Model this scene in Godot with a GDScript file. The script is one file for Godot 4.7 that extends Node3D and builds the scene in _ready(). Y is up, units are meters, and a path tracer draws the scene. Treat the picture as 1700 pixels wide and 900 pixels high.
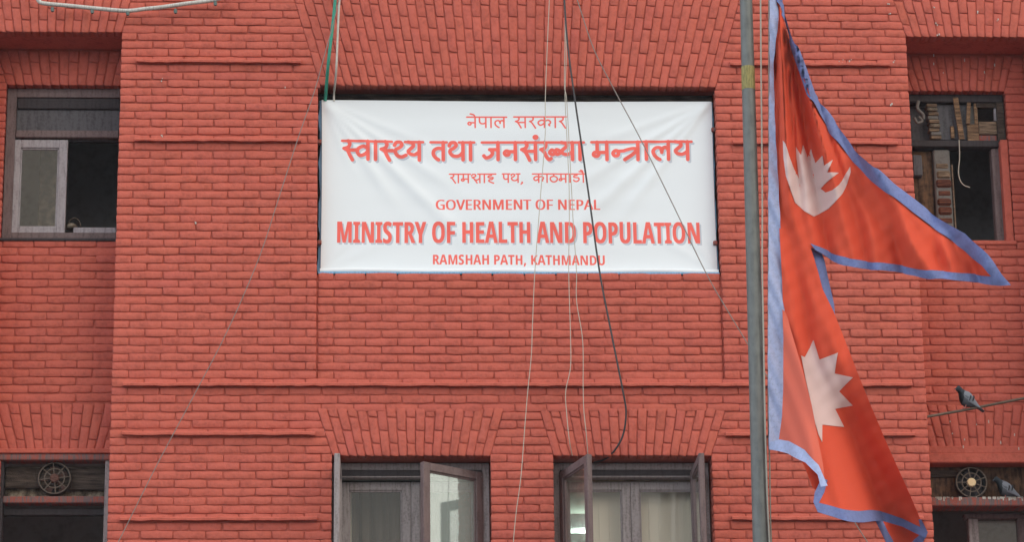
extends Node3D
# A red painted brick government building seen from the street: banner, flag, open windows, wires.
# Metres, y up. The main wall's face is z = 0, the street side is +z.

const COURSE := 0.0655
const BRICK_H := 0.0590
const BRICK_L := 0.2360
const PITCH := 0.2425
const WALL_L := -3.024
const WALL_R := 3.136
const NICHE_L := -4.05
const NICHE_R := 4.14
const NICHE_Z := -0.375
const NICHE_TOP := 11.18
const REC_L := -1.489
const REC_R := 1.605
const REC_B := 9.200
const REC_T := 10.744
const WIN_T := 7.756
const WIN1 := [-1.364, -0.180]
const WIN2 := [0.294, 1.483]
const LOW := 6.30
const HIGH := 12.20

var rng := RandomNumberGenerator.new()
var used := {}
var M := {}
var bricks_single := []

# ------------------------------------------------------------------ naming and nodes
func numbered(called: String) -> String:
	if not used.has(called):
		used[called] = 0
		return called
	used[called] += 1
	return "%s_%03d" % [called, used[called]]

func thing(called: String, label: String, category: String, at := Vector3.ZERO, group := "") -> Node3D:
	var o := Node3D.new()
	o.name = numbered(called)
	add_child(o)
	o.position = at
	tag(o, label, category, group)
	return o

func tag(o: Node, label: String, category: String, group := "", kind := "") -> void:
	o.set_meta("label", label)
	o.set_meta("category", category)
	if group != "":
		o.set_meta("group", group)
	if kind != "":
		o.set_meta("kind", kind)

func part(called: String, mesh: Mesh, m: Material, parent: Node3D, at := Vector3.ZERO) -> MeshInstance3D:
	var o := MeshInstance3D.new()
	o.mesh = mesh
	if m != null:
		o.material_override = m
	if parent == self:
		o.name = numbered(called)
		add_child(o)
	else:
		o.name = called
		parent.add_child(o, true)
	o.position = at
	return o

func node(called: String, parent: Node3D, at := Vector3.ZERO) -> Node3D:
	var o := Node3D.new()
	o.name = called
	parent.add_child(o, true)
	o.position = at
	return o

# ------------------------------------------------------------------ mesh building
func mb() -> SurfaceTool:
	var st := SurfaceTool.new()
	st.begin(Mesh.PRIMITIVE_TRIANGLES)
	st.set_color(Color(1, 1, 1))
	return st

func tri(st: SurfaceTool, a: Vector3, b: Vector3, c: Vector3, n: Vector3) -> void:
	if (b - a).cross(c - a).dot(n) > 0.0:
		var t := b
		b = c
		c = t
	for p in [a, b, c]:
		st.set_normal(n)
		st.set_uv(Vector2(p.x + p.z, p.y))
		st.add_vertex(p)

func quad(st: SurfaceTool, a: Vector3, b: Vector3, c: Vector3, d: Vector3, n: Vector3) -> void:
	tri(st, a, b, c, n)
	tri(st, a, c, d, n)

# smooth triangle with a normal at each corner
func trin(st: SurfaceTool, a: Vector3, b: Vector3, c: Vector3, na: Vector3, nb: Vector3, nc: Vector3) -> void:
	var flip := (b - a).cross(c - a).dot(na + nb + nc) > 0.0
	var ps := [a, c, b] if flip else [a, b, c]
	var ns := [na, nc, nb] if flip else [na, nb, nc]
	for i in 3:
		st.set_normal(ns[i])
		st.set_uv(Vector2(ps[i].x + ps[i].z, ps[i].y))
		st.add_vertex(ps[i])

# box from corner a to corner b, all edges chamfered by c, through a transform
func box(st: SurfaceTool, a: Vector3, b: Vector3, c := 0.004, tf := Transform3D.IDENTITY) -> void:
	var h := (b - a).abs() * 0.5
	var m := (a + b) * 0.5
	c = min(c, min(h.x, min(h.y, h.z)) * 0.8)
	var face := func(ax: int, s: float) -> Array:
		var u := (ax + 1) % 3
		var v := (ax + 2) % 3
		var r := []
		for q in [[-1, -1], [1, -1], [1, 1], [-1, 1]]:
			var p := Vector3.ZERO
			p[ax] = s * h[ax]
			p[u] = q[0] * (h[u] - c)
			p[v] = q[1] * (h[v] - c)
			r.append(tf * (m + p))
		return r
	var bs := tf.basis
	for ax in 3:
		for s in [-1.0, 1.0]:
			var n := Vector3.ZERO
			n[ax] = s
			var f: Array = face.call(ax, s)
			quad(st, f[0], f[1], f[2], f[3], (bs * n).normalized())
	for ax in 3:
		var u := (ax + 1) % 3
		var v := (ax + 2) % 3
		for su in [-1.0, 1.0]:
			for sv in [-1.0, 1.0]:
				var n := Vector3.ZERO
				n[u] = su
				n[v] = sv
				var pts := []
				for e in [[-1.0, 0], [1.0, 0], [1.0, 1], [-1.0, 1]]:
					var p := Vector3.ZERO
					p[ax] = e[0] * (h[ax] - c)
					p[u] = su * (h[u] - (c if e[1] == 1 else 0.0))
					p[v] = sv * (h[v] - (c if e[1] == 0 else 0.0))
					pts.append(tf * (m + p))
				quad(st, pts[0], pts[1], pts[2], pts[3], (bs * n).normalized())
	for sx in [-1.0, 1.0]:
		for sy in [-1.0, 1.0]:
			for sz in [-1.0, 1.0]:
				var s := Vector3(sx, sy, sz)
				tri(st, tf * (m + s * Vector3(h.x, h.y - c, h.z - c)), tf * (m + s * Vector3(h.x - c, h.y, h.z - c)), tf * (m + s * Vector3(h.x - c, h.y - c, h.z)), (bs * s).normalized())

func box_mesh(a: Vector3, b: Vector3, c := 0.004) -> ArrayMesh:
	var st := mb()
	box(st, a, b, c)
	return st.commit()

# points on a smooth curve through the given ones
func smooth(points: Array, per := 6) -> Array:
	var out := []
	for i in points.size() - 1:
		var a = points[max(i - 1, 0)]
		var b = points[i]
		var c = points[i + 1]
		var d = points[min(i + 2, points.size() - 1)]
		for k in per:
			out.append(b.cubic_interpolate(c, a, d, float(k) / per))
	out.append(points[-1])
	return out

# round bar along points; radii is one number or one for each point
func tube(st: SurfaceTool, points: Array, radii, sides := 8) -> void:
	var n := points.size()
	var prev_u := Vector3.ZERO
	var rings := []
	var norms := []
	for i in n:
		var d: Vector3 = (points[min(i + 1, n - 1)] - points[max(i - 1, 0)]).normalized()
		var u: Vector3
		if prev_u == Vector3.ZERO:
			u = d.cross(Vector3(0.31, 0.17, 0.93)).normalized()
		else:
			u = (prev_u - d * prev_u.dot(d)).normalized()
		prev_u = u
		var v := d.cross(u)
		var r: float = radii if (radii is float) else radii[i]
		var ring := []
		var nr := []
		for k in sides:
			var a := TAU * k / sides
			var o := u * cos(a) + v * sin(a)
			ring.append(points[i] + o * r)
			nr.append(o)
		rings.append(ring)
		norms.append(nr)
	for i in n - 1:
		for k in sides:
			var l := (k + 1) % sides
			trin(st, rings[i][k], rings[i][l], rings[i + 1][l], norms[i][k], norms[i][l], norms[i + 1][l])
			trin(st, rings[i][k], rings[i + 1][l], rings[i + 1][k], norms[i][k], norms[i + 1][l], norms[i + 1][k])
	for e in [0, n - 1]:
		var d: Vector3 = (points[1] - points[0]).normalized() * -1.0 if e == 0 else (points[n - 1] - points[n - 2]).normalized()
		for k in range(1, sides - 1):
			tri(st, rings[e][0], rings[e][k], rings[e][k + 1], d)

func tube_mesh(points: Array, radii, sides := 8) -> ArrayMesh:
	var st := mb()
	tube(st, points, radii, sides)
	return st.commit()

# a brick on a wall: four corners (c0 c1 = one long side, c3 c2 = the other), uneven edges, rounded arrises
func quad_brick(st: SurfaceTool, c0: Vector2, c1: Vector2, c2: Vector2, c3: Vector2, z: float, depth: float, rough := 1.0) -> void:
	var n := 4
	var lu := maxf(0.02, (c1 - c0).length())
	var lv := maxf(0.02, (c3 - c0).length())
	var ch := 0.0048
	var cu := minf(ch / lu, 0.4)
	var cv := minf(ch / lv, 0.4)
	var tone := rng.randf_range(0.95, 1.04)
	st.set_color(Color(tone, tone * rng.randf_range(0.965, 1.035), tone * rng.randf_range(0.955, 1.045)))
	var zz := z + rng.randf_range(-0.003, 0.0025) * rough
	var tx := rng.randf_range(-0.006, 0.006) * rough
	var ty := rng.randf_range(-0.022, 0.022) * rough
	var uv := []
	for i in n + 1:
		uv.append(Vector2(float(i) / n, 0.0))
	for i in n + 1:
		uv.append(Vector2(1.0 - float(i) / n, 1.0))
	var outer := []
	var inner := []
	var back := []
	var no := []
	var mid := (c0 + c1 + c2 + c3) * 0.25
	for i in uv.size():
		var q: Vector2 = uv[i]
		var jit := Vector2(rng.randf_range(-1, 1), rng.randf_range(-1, 1)) * 0.0024 * rough
		var corner := (i % (n + 1)) == 0 or (i % (n + 1)) == n
		var qo := q
		if corner:
			jit += (Vector2(0.5, 0.5) - q) * 0.0045
		var p := c0.lerp(c1, qo.x).lerp(c3.lerp(c2, qo.x), qo.y) + jit
		var qi := Vector2(clampf(q.x, cu, 1.0 - cu), clampf(q.y, cv, 1.0 - cv))
		var pi := c0.lerp(c1, qi.x).lerp(c3.lerp(c2, qi.x), qi.y) + jit * 1.3
		var dz := (pi - mid).x * tx + (pi - mid).y * ty
		outer.append(Vector3(p.x, p.y, zz + dz - ch * rng.randf_range(0.7, 1.1)))
		inner.append(Vector3(pi.x, pi.y, zz + dz))
		back.append(Vector3(p.x, p.y, z - depth))
		var o := (p - pi).normalized()
		no.append(Vector3(o.x, o.y, 0.0))
	var fz := Vector3(-tx, -ty, 1.0).normalized()
	var m := uv.size()
	for i in m:
		var j := (i + 1) % m
		var ni: Vector3 = (no[i] * 0.30 + fz).normalized()
		var nj: Vector3 = (no[j] * 0.30 + fz).normalized()
		var oi: Vector3 = (no[i] + fz * 0.45).normalized()
		var oj: Vector3 = (no[j] + fz * 0.45).normalized()
		trin(st, inner[i], inner[j], outer[j], ni, nj, oj)
		trin(st, inner[i], outer[j], outer[i], ni, oj, oi)
		trin(st, outer[i], outer[j], back[j], no[i], no[j], no[j])
		trin(st, outer[i], back[j], back[i], no[i], no[j], no[i])
	for i in n:
		var a := i
		var b := i + 1
		var c := m - 2 - i
		var d := m - 1 - i
		var na: Vector3 = (no[a] * 0.30 + fz).normalized()
		var nb: Vector3 = (no[b] * 0.30 + fz).normalized()
		var nc: Vector3 = (no[c] * 0.30 + fz).normalized()
		var nd: Vector3 = (no[d] * 0.30 + fz).normalized()
		trin(st, inner[a], inner[b], inner[c], na, nb, nc)
		trin(st, inner[a], inner[c], inner[d], na, nc, nd)

func xbrick(st: SurfaceTool, lb: float, lt: float, rb: float, rt: float, y0: float, y1: float, z: float, depth := 0.1) -> void:
	quad_brick(st, Vector2(lb, y0), Vector2(rb, y0), Vector2(rt, y1), Vector2(lt, y1), z, depth)

# wall slab with rectangular openings; xs, ys are the cuts, solid says which cells stand
func slab(st: SurfaceTool, xs: Array, ys: Array, solid: Callable, z0: float, z1: float) -> void:
	for i in xs.size() - 1:
		for j in ys.size() - 1:
			if not solid.call(i, j):
				continue
			var a := Vector3(xs[i], ys[j], z0)
			var b := Vector3(xs[i + 1], ys[j + 1], z1)
			quad(st, Vector3(a.x, a.y, z1), Vector3(b.x, a.y, z1), Vector3(b.x, b.y, z1), Vector3(a.x, b.y, z1), Vector3(0, 0, 1))
			quad(st, Vector3(a.x, a.y, z0), Vector3(b.x, a.y, z0), Vector3(b.x, b.y, z0), Vector3(a.x, b.y, z0), Vector3(0, 0, -1))
			if i == 0 or not solid.call(i - 1, j):
				quad(st, Vector3(a.x, a.y, z0), Vector3(a.x, a.y, z1), Vector3(a.x, b.y, z1), Vector3(a.x, b.y, z0), Vector3(-1, 0, 0))
			if i == xs.size() - 2 or not solid.call(i + 1, j):
				quad(st, Vector3(b.x, a.y, z0), Vector3(b.x, a.y, z1), Vector3(b.x, b.y, z1), Vector3(b.x, b.y, z0), Vector3(1, 0, 0))
			if j == 0 or not solid.call(i, j - 1):
				quad(st, Vector3(a.x, a.y, z0), Vector3(b.x, a.y, z0), Vector3(b.x, a.y, z1), Vector3(a.x, a.y, z1), Vector3(0, -1, 0))
			if j == ys.size() - 2 or not solid.call(i, j + 1):
				quad(st, Vector3(a.x, b.y, z0), Vector3(b.x, b.y, z0), Vector3(b.x, b.y, z1), Vector3(a.x, b.y, z1), Vector3(0, 1, 0))

# ------------------------------------------------------------------ textures and materials
func noise_img(size: int, freq: float, octaves: int, seed_: int, stretch := Vector2.ONE) -> Image:
	var f := FastNoiseLite.new()
	f.seed = seed_
	f.noise_type = FastNoiseLite.TYPE_SIMPLEX_SMOOTH
	f.frequency = freq
	f.fractal_octaves = octaves
	f.fractal_gain = 0.55
	var w := int(size * stretch.x)
	var h := int(size * stretch.y)
	var im := f.get_seamless_image(w, h)
	if w != size or h != size:
		im.resize(size, size, Image.INTERPOLATE_CUBIC)
	im.convert(Image.FORMAT_RGBA8)
	return im

func tex(im: Image) -> ImageTexture:
	return ImageTexture.create_from_image(im)

# colour ramp over one noise and a second, finer one: stops are [position, Color]
func ramp_tex(a: Image, b: Image, mix_b: float, stops: Array) -> ImageTexture:
	var w := a.get_width()
	var h := a.get_height()
	var g := Gradient.new()
	g.offsets = PackedFloat32Array(stops.map(func(s): return s[0]))
	g.colors = PackedColorArray(stops.map(func(s): return s[1]))
	var lut := []
	for i in 256:
		lut.append(g.sample(i / 255.0))
	var da := a.get_data()
	var db := b.get_data()
	var out := PackedByteArray()
	out.resize(w * h * 3)
	for i in w * h:
		var v := int(clampf(lerpf(da[i * 4], db[i * 4], mix_b), 0, 255))
		var c: Color = lut[v]
		out[i * 3] = int(c.r * 255)
		out[i * 3 + 1] = int(c.g * 255)
		out[i * 3 + 2] = int(c.b * 255)
	return tex(Image.create_from_data(w, h, false, Image.FORMAT_RGB8, out))

func normal_tex(im: Image, strength: float) -> ImageTexture:
	var c := im.duplicate()
	c.bump_map_to_normal_map(strength)
	return tex(c)

func srgb(r: float, g: float, b: float) -> Color:
	return Color(r, g, b).linear_to_srgb()

# base colour in linear values
func mat(c: Color, rough := 0.8, albedo: Texture2D = null, normal: Texture2D = null, nscale := 0.5, scale := 1.0) -> StandardMaterial3D:
	var m := StandardMaterial3D.new()
	m.albedo_color = c.linear_to_srgb()
	m.roughness = rough
	m.metallic_specular = 0.35
	if albedo != null:
		m.albedo_texture = albedo
	if normal != null:
		m.normal_enabled = true
		m.normal_texture = normal
		m.normal_scale = nscale
	if albedo != null or normal != null:
		m.uv1_triplanar = true
		m.uv1_world_triplanar = true
		m.uv1_scale = Vector3.ONE * scale
	return m

func make_materials() -> void:
	var fine := noise_img(512, 0.05, 4, 11)
	var mid := noise_img(512, 0.012, 5, 23)
	var grit := noise_img(512, 0.16, 3, 31)
	var streak := noise_img(512, 0.02, 4, 41, Vector2(2.0, 0.25))
	var grain := noise_img(512, 0.03, 4, 57, Vector2(0.2, 2.0))
	var paint := ramp_tex(mid, fine, 0.45, [[0.20, Color(0.88, 0.86, 0.86)], [0.42, Color(0.965, 0.958, 0.955)], [0.58, Color(1, 1, 1)], [0.78, Color(1.0, 1.0, 1.0)], [0.9, Color(0.97, 1.0, 1.0)]])
	var paint_n := normal_tex(fine, 3.0)
	var grit_n := normal_tex(grit, 3.0)
	M.brick = mat(Color(0.525, 0.119, 0.081), 0.72, paint, paint_n, 0.55, 0.9)
	M.brick.vertex_color_use_as_albedo = true
	M.mortar = mat(Color(0.44, 0.100, 0.068), 0.9, paint, grit_n, 0.6, 1.3)
	M.red_render = mat(Color(0.51, 0.118, 0.080), 0.75, paint, paint_n, 0.5, 1.1)
	var worn := ramp_tex(streak, grit, 0.35, [[0.0, Color(0.40, 0.38, 0.38)], [0.42, Color(0.56, 0.50, 0.50)], [0.52, Color(0.78, 0.42, 0.36)], [0.64, Color(0.72, 0.36, 0.30)], [0.7, Color(0.60, 0.55, 0.54)], [1.0, Color(0.75, 0.73, 0.72)]])
	M.worn_red = mat(Color(0.62, 0.60, 0.60), 0.85, worn, grit_n, 0.5, 1.6)
	var frame_t := ramp_tex(streak, fine, 0.4, [[0.0, Color(0.62, 0.60, 0.60)], [0.5, Color(0.92, 0.91, 0.92)], [1.0, Color(1, 1, 1)]])
	M.frame = mat(Color(0.37, 0.335, 0.325), 0.5, frame_t, paint_n, 0.25, 1.5)
	M.frame_brown = mat(Color(0.20, 0.145, 0.138), 0.55, frame_t, paint_n, 0.3, 1.5)
	M.frame_pale = mat(Color(0.43, 0.405, 0.415), 0.6, frame_t, paint_n, 0.35, 1.5)
	M.frame_dark = mat(Color(0.055, 0.046, 0.048), 0.65, frame_t, paint_n, 0.3, 1.5)
	var old := ramp_tex(grain, grit, 0.3, [[0.0, Color(0.30, 0.27, 0.25)], [0.45, Color(0.62, 0.58, 0.55)], [0.75, Color(0.85, 0.80, 0.75)], [1.0, Color(1, 0.97, 0.92)]])
	M.old_wood = mat(Color(0.17, 0.145, 0.13), 0.9, old, grit_n, 0.6, 1.2)
	M.plank = mat(Color(0.52, 0.36, 0.23), 0.85, old, grit_n, 0.4, 1.2)
	M.plaster = mat(Color(0.36, 0.32, 0.26), 0.95, ramp_tex(mid, grit, 0.5, [[0.25, Color(0.35, 0.32, 0.30)], [0.5, Color(0.75, 0.72, 0.68)], [0.7, Color(1, 0.98, 0.94)]]), grit_n, 0.8, 1.7)
	M.stained = mat(Color(0.20, 0.135, 0.095), 0.9, ramp_tex(mid, streak, 0.5, [[0.2, Color(0.45, 0.40, 0.38)], [0.5, Color(0.8, 0.75, 0.7)], [0.8, Color(1.0, 0.9, 0.78)]]), grit_n, 0.5, 1.4)
	M.board = mat(Color(0.13, 0.128, 0.135), 0.75, frame_t, grit_n, 0.3, 1.1)
	M.raw_brick = mat(Color(0.34, 0.14, 0.095), 0.9, old, grit_n, 0.8, 2.0)
	M.pale_brick = mat(Color(0.50, 0.40, 0.30), 0.9, old, grit_n, 0.8, 2.0)
	M.cement = mat(Color(0.20, 0.19, 0.175), 0.95, paint, grit_n, 0.9, 2.2)
	M.dark = mat(Color(0.030, 0.028, 0.030), 0.85)
	M.blind = mat(Color(0.74, 0.67, 0.52), 0.9)
	M.curtain = mat(Color(0.17, 0.135, 0.105), 0.95)
	M.room = mat(Color(0.45, 0.44, 0.41), 0.9, paint, null, 0.0, 0.5)
	M.room_dark = mat(Color(0.50, 0.49, 0.48), 0.9, paint, null, 0.0, 0.5)
	M.white_plastic = mat(Color(0.66, 0.66, 0.60), 0.5, frame_t, null, 0.0, 3.0)
	M.green_cord = mat(Color(0.055, 0.36, 0.25), 0.6, frame_t, null, 0.0, 6.0)
	M.white_cord = mat(Color(0.66, 0.64, 0.56), 0.75, frame_t, null, 0.0, 6.0)
	M.grey_wire = mat(Color(0.24, 0.21, 0.19), 0.7)
	M.pale_wire = mat(Color(0.47, 0.43, 0.36), 0.7)
	M.black_wire = mat(Color(0.055, 0.052, 0.055), 0.5)
	M.socket = mat(Color(0.10, 0.13, 0.12), 0.5)
	M.rod = mat(Color(0.30, 0.25, 0.21), 0.7, old, null, 0.0, 4.0)
	var galv := ramp_tex(mid, streak, 0.5, [[0.0, Color(0.70, 0.71, 0.72)], [0.5, Color(0.9, 0.9, 0.9)], [1.0, Color(1, 1, 1)]])
	M.pole = mat(Color(0.195, 0.205, 0.195), 0.55, galv, grit_n, 0.15, 1.4)
	M.pole.metallic = 0.25
	M.tape = mat(Color(0.34, 0.29, 0.11), 0.7, ramp_tex(streak, grit, 0.5, [[0.3, Color(0.62, 0.66, 0.66)], [0.5, Color(1, 1, 1)]]), null, 0.0, 5.0)
	M.rope = mat(Color(0.36, 0.34, 0.29), 0.9)
	var weave := normal_tex(noise_img(256, 0.22, 2, 77), 2.0)
	M.flag_red = mat(Color(0.68, 0.088, 0.042), 0.85, null, weave, 0.2, 2.0)
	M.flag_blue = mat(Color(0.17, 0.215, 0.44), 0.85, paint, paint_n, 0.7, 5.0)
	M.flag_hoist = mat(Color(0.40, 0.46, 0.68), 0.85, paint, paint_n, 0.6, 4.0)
	M.flag_white = mat(Color(0.66, 0.49, 0.47), 0.85, null, weave, 0.2, 2.0)
	M.flag_faded = mat(Color(0.64, 0.135, 0.085), 0.85, null, weave, 0.2, 2.0)  # paler copy of the red: light through the single layer, put into the colour
	for k in ["flag_faded", "flag_red", "flag_blue", "flag_hoist", "flag_white"]:
		M[k].backlight_enabled = true
		M[k].backlight = Color(0.42, 0.07, 0.03) if k.ends_with("red") or k.ends_with("faded") else Color(0.2, 0.2, 0.22)
		M[k].cull_mode = BaseMaterial3D.CULL_DISABLED
	M.blue_tarp = mat(Color(0.22, 0.50, 0.76), 0.5, frame_t, null, 0.0, 3.0)
	M.banner_back = mat(Color(0.74, 0.77, 0.79), 0.55)
	var g := StandardMaterial3D.new()
	g.transparency = BaseMaterial3D.TRANSPARENCY_ALPHA
	g.albedo_color = Color(0.75, 0.82, 0.80, 0.03)
	g.roughness = 0.03
	g.metallic_specular = 0.5
	M.glass = g
	var d := StandardMaterial3D.new()
	d.transparency = BaseMaterial3D.TRANSPARENCY_ALPHA
	d.albedo_color = Color(0.50, 0.48, 0.42, 0.12)
	d.roughness = 0.12
	M.dusty_glass = d
	var mg := StandardMaterial3D.new()
	mg.transparency = BaseMaterial3D.TRANSPARENCY_ALPHA
	mg.albedo_color = Color(0.78, 0.85, 0.82, 0.06)
	mg.metallic = 0.22
	mg.roughness = 0.04
	M.mirror_glass = mg
	M.fan_grille = mat(Color(0.34, 0.31, 0.28), 0.6, old, null, 0.0, 6.0)
	M.fan_black = mat(Color(0.05, 0.047, 0.045), 0.6)
	M.fan_hub = mat(Color(0.27, 0.15, 0.13), 0.7, old, null, 0.0, 6.0)
	M.fan_hub_cream = mat(Color(0.80, 0.62, 0.36), 0.6)
	M.pigeon = mat(Color(0.105, 0.115, 0.135), 0.8)
	M.pigeon_dark = mat(Color(0.028, 0.036, 0.045), 0.85)
	M.pigeon_wing = mat(Color(0.19, 0.21, 0.245), 0.85)
	M.pigeon_bar = mat(Color(0.03, 0.03, 0.035), 0.85)
	M.pink = mat(Color(0.45, 0.16, 0.14), 0.7)
	M.dropping = mat(Color(0.50, 0.48, 0.43), 0.9)
	M.paving = mat(Color(0.085, 0.083, 0.08), 0.9, paint, grit_n, 0.5, 0.4)
	M.roof = mat(Color(0.24, 0.23, 0.22), 0.9)
	var lamp := StandardMaterial3D.new()
	lamp.albedo_color = Color(1, 1, 1)
	lamp.emission_enabled = true
	lamp.emission = Color(0.86, 1.0, 0.92)
	lamp.emission_energy_multiplier = 1.2
	M.lamp = lamp

# ------------------------------------------------------------------ the building
func arch_x(side: int, y: float, a: Array) -> float:   # a = [y0, y1, left at y0, right at y0, left at y1, right at y1]
	var t: float = (y - a[0]) / (a[1] - a[0])
	return lerpf(a[2], a[4], t) if side < 0 else lerpf(a[3], a[5], t)

const BIG := [10.744, 11.56, -1.475, 1.615, -1.712, 1.848]
const SMALL1 := [7.756, 8.128, -1.364, -0.180, -1.479, -0.072]
const SMALL2 := [7.756, 8.128, 0.294, 1.483, 0.192, 1.607]
const TOPL := [11.18, 11.62, -4.05, -3.024, -4.15, -2.925]
const TOPR := [11.18, 11.62, 3.136, 4.14, 3.02, 4.25]

# free stretches of a course of the front wall between y0 and y1: [left bottom, left top, right bottom, right top, z]
func course_spans(y0: float, y1: float) -> Array:
	var ym := (y0 + y1) * 0.5
	var cuts := []
	for a in [BIG, SMALL1, SMALL2, TOPL, TOPR]:
		if ym > a[0] and ym < a[1]:
			cuts.append([arch_x(-1, y0, a), arch_x(-1, y1, a), arch_x(1, y0, a), arch_x(1, y1, a)])
	if ym > REC_B and ym < REC_T:
		cuts.append([REC_L, REC_L, REC_R, REC_R])
	if ym < WIN_T:
		cuts.append([WIN1[0], WIN1[0], WIN1[1], WIN1[1]])
		cuts.append([WIN2[0], WIN2[0], WIN2[1], WIN2[1]])
	if ym < NICHE_TOP:
		cuts.append([NICHE_L, NICHE_L, WALL_L, WALL_L])
		cuts.append([WALL_R, WALL_R, NICHE_R, NICHE_R])
	cuts.sort_custom(func(p, q): return p[0] < q[0])
	var out := []
	var lb := -5.4
	var lt := -5.4
	for c in cuts:
		out.append([lb, lt, c[0], c[1], 0.0])
		lb = c[2]
		lt = c[3]
	out.append([lb, lt, 5.45, 5.45, 0.0])
	var split := []
	for s in out:   # the filled opening under the banner stands back a little
		if ym > 8.36 and ym < REC_B and s[0] < REC_L and s[2] > REC_R:
			split.append([s[0], s[1], REC_L, REC_L, 0.0])
			split.append([REC_L + 0.008, REC_L + 0.008, REC_R - 0.008, REC_R - 0.008, -0.022])
			split.append([REC_R, REC_R, s[2], s[3], 0.0])
		else:
			split.append(s)
	return split

func lay(spans: Array, k: int, k_true: int, y0: float, y1: float, emit: Callable) -> void:
	for s in spans:
		var j := 0.0032
		var lb: float = s[0]
		var lt: float = s[1]
		var first := true
		var x: float = maxf(lb, lt)
		var pos := x + (PITCH if k % 2 == 0 else PITCH * 0.5)
		var endx := minf(s[2], s[3])
		while true:
			var last := pos > endx - 0.07
			var rb: float = s[2] if last else pos - j + rng.randf_range(-0.003, 0.003)
			var rt: float = s[3] if last else rb
			var filled := rng.randf() < 0.16
			if filled and not last:
				rb += 0.004
				rt = rb
			if rb - lb > 0.012 or rt - lt > 0.012:
				var wob := 0.0028 * sin((lb + rb) * 1.1 + k_true * 2.4) + 0.0016 * sin((lb + rb) * 3.7 + k_true * 5.1)
				emit.call(lb, lt, rb, rt, y0 + wob + rng.randf_range(-0.0016, 0.0014), y1 + wob + rng.randf_range(-0.0012, 0.0018), s[4], (not first) and (not last))
			if last:
				break
			lb = pos + (0.0 if filled else j) + rng.randf_range(-0.003, 0.003)
			lt = lb
			pos += PITCH
			first = false

func fan_arch(a: Array, cols: int, joints_a: Array, joints_b: Array, z: float, emit: Callable) -> void:
	var h: float = a[1] - a[0]
	for c in cols:
		var js: Array = [0.0] + (joints_a if c % 2 == 0 else joints_b) + [h]
		for i in js.size() - 1:
			var t0: float = clampf(js[i], 0, h) / h
			var t1: float = clampf(js[i + 1], 0, h) / h
			if t1 - t0 < 0.02 / h:
				continue
			var g0 := 0.0 if i == 0 else 0.004 / h + rng.randf_range(-0.004, 0.004)
			var g1 := 0.0 if i == js.size() - 2 else 0.004 / h + rng.randf_range(-0.004, 0.004)
			t0 += g0
			t1 -= g1
			var f0 := float(c) / cols
			var f1 := float(c + 1) / cols
			var xa := func(f: float, t: float) -> Vector2:
				return Vector2(lerpf(lerpf(a[2], a[3], f), lerpf(a[4], a[5], f), t), a[0] + t * h)
			var g := Vector2(0.0038, 0)
			emit.call(xa.call(f0, t0) + g, xa.call(f0, t1) + g, xa.call(f1, t1) - g, xa.call(f1, t0) - g, z)

func ledge(called: String, x0: float, x1: float, y: float, parent: Node3D) -> void:
	# a thin corbelled lip: sloping top, uneven nose, flat underside
	var st := mb()
	var n := int((x1 - x0) / 0.06) + 1
	var p := []
	for i in n + 1:
		var x := lerpf(x0, x1, float(i) / n)
		var e := rng.randf_range(-0.003, 0.003)
		var d := 0.036 + rng.randf_range(-0.004, 0.004)
		p.append([Vector3(x, y + e, -0.02), Vector3(x, y + e, d), Vector3(x, y + 0.016 + e, d + 0.002), Vector3(x, y + 0.034 + e * 0.5, 0.006), Vector3(x, y + 0.037, -0.02)])
	var nn := [Vector3(0, -1, 0), Vector3(0, 0, 1), Vector3(0, 0.75, 0.6), Vector3(0, 1, 0.2).normalized()]
	for i in n:
		for s in 4:
			quad(st, p[i][s], p[i][s + 1], p[i + 1][s + 1], p[i + 1][s], nn[s].normalized())
	for e in [0, n]:
		for s in range(1, 4):
			tri(st, p[e][0], p[e][s], p[e][s + 1], Vector3(-1 if e == 0 else 1, 0, 0))
	part(called, st.commit(), M.red_render, parent)

func sash_mesh(w: float, h: float, rail: float, thick: float) -> ArrayMesh:
	# four mitred rails with a bead round the glass; the hinge edge is x = 0, the sill edge is y = 0
	var st := mb()
	box(st, Vector3(0, 0, -thick), Vector3(rail, h, 0), 0.004)
	box(st, Vector3(w - rail, 0, -thick), Vector3(w, h, 0), 0.004)
	box(st, Vector3(rail, h - rail, -thick + 0.001), Vector3(w - rail, h, -0.001), 0.004)
	box(st, Vector3(rail, 0, -thick + 0.001), Vector3(w - rail, rail, -0.001), 0.004)
	for s in [[rail - 0.002, rail + 0.012, rail, h - rail], [w - rail - 0.012, w - rail + 0.002, rail, h - rail]]:
		box(st, Vector3(s[0], s[2], -thick * 0.75), Vector3(s[1], s[3], -thick * 0.3), 0.003)
	box(st, Vector3(rail, h - rail - 0.012, -thick * 0.75), Vector3(w - rail, h - rail + 0.002, -thick * 0.3), 0.003)
	return st.commit()

func casement(win: Node3D, hinge: Vector3, w: float, h: float, turn: float, frame_m: Material, glass_m: Material, rail := 0.062, thick := 0.042) -> void:
	var o := part("casement", sash_mesh(absf(w), h, rail, thick), frame_m, win)
	var b := Basis(Vector3.UP, turn)
	if w < 0.0:
		b = b * Basis(Vector3(-1, 0, 0), Vector3(0, 1, 0), Vector3(0, 0, 1))
	o.transform = Transform3D(b, hinge)
	var g := part("pane", box_mesh(Vector3(rail - 0.008, rail - 0.008, -thick * 0.52 - 0.002), Vector3(absf(w) - rail + 0.008, h - rail + 0.008, -thick * 0.52 + 0.002), 0.0005), glass_m, win)
	g.transform = o.transform

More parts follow.
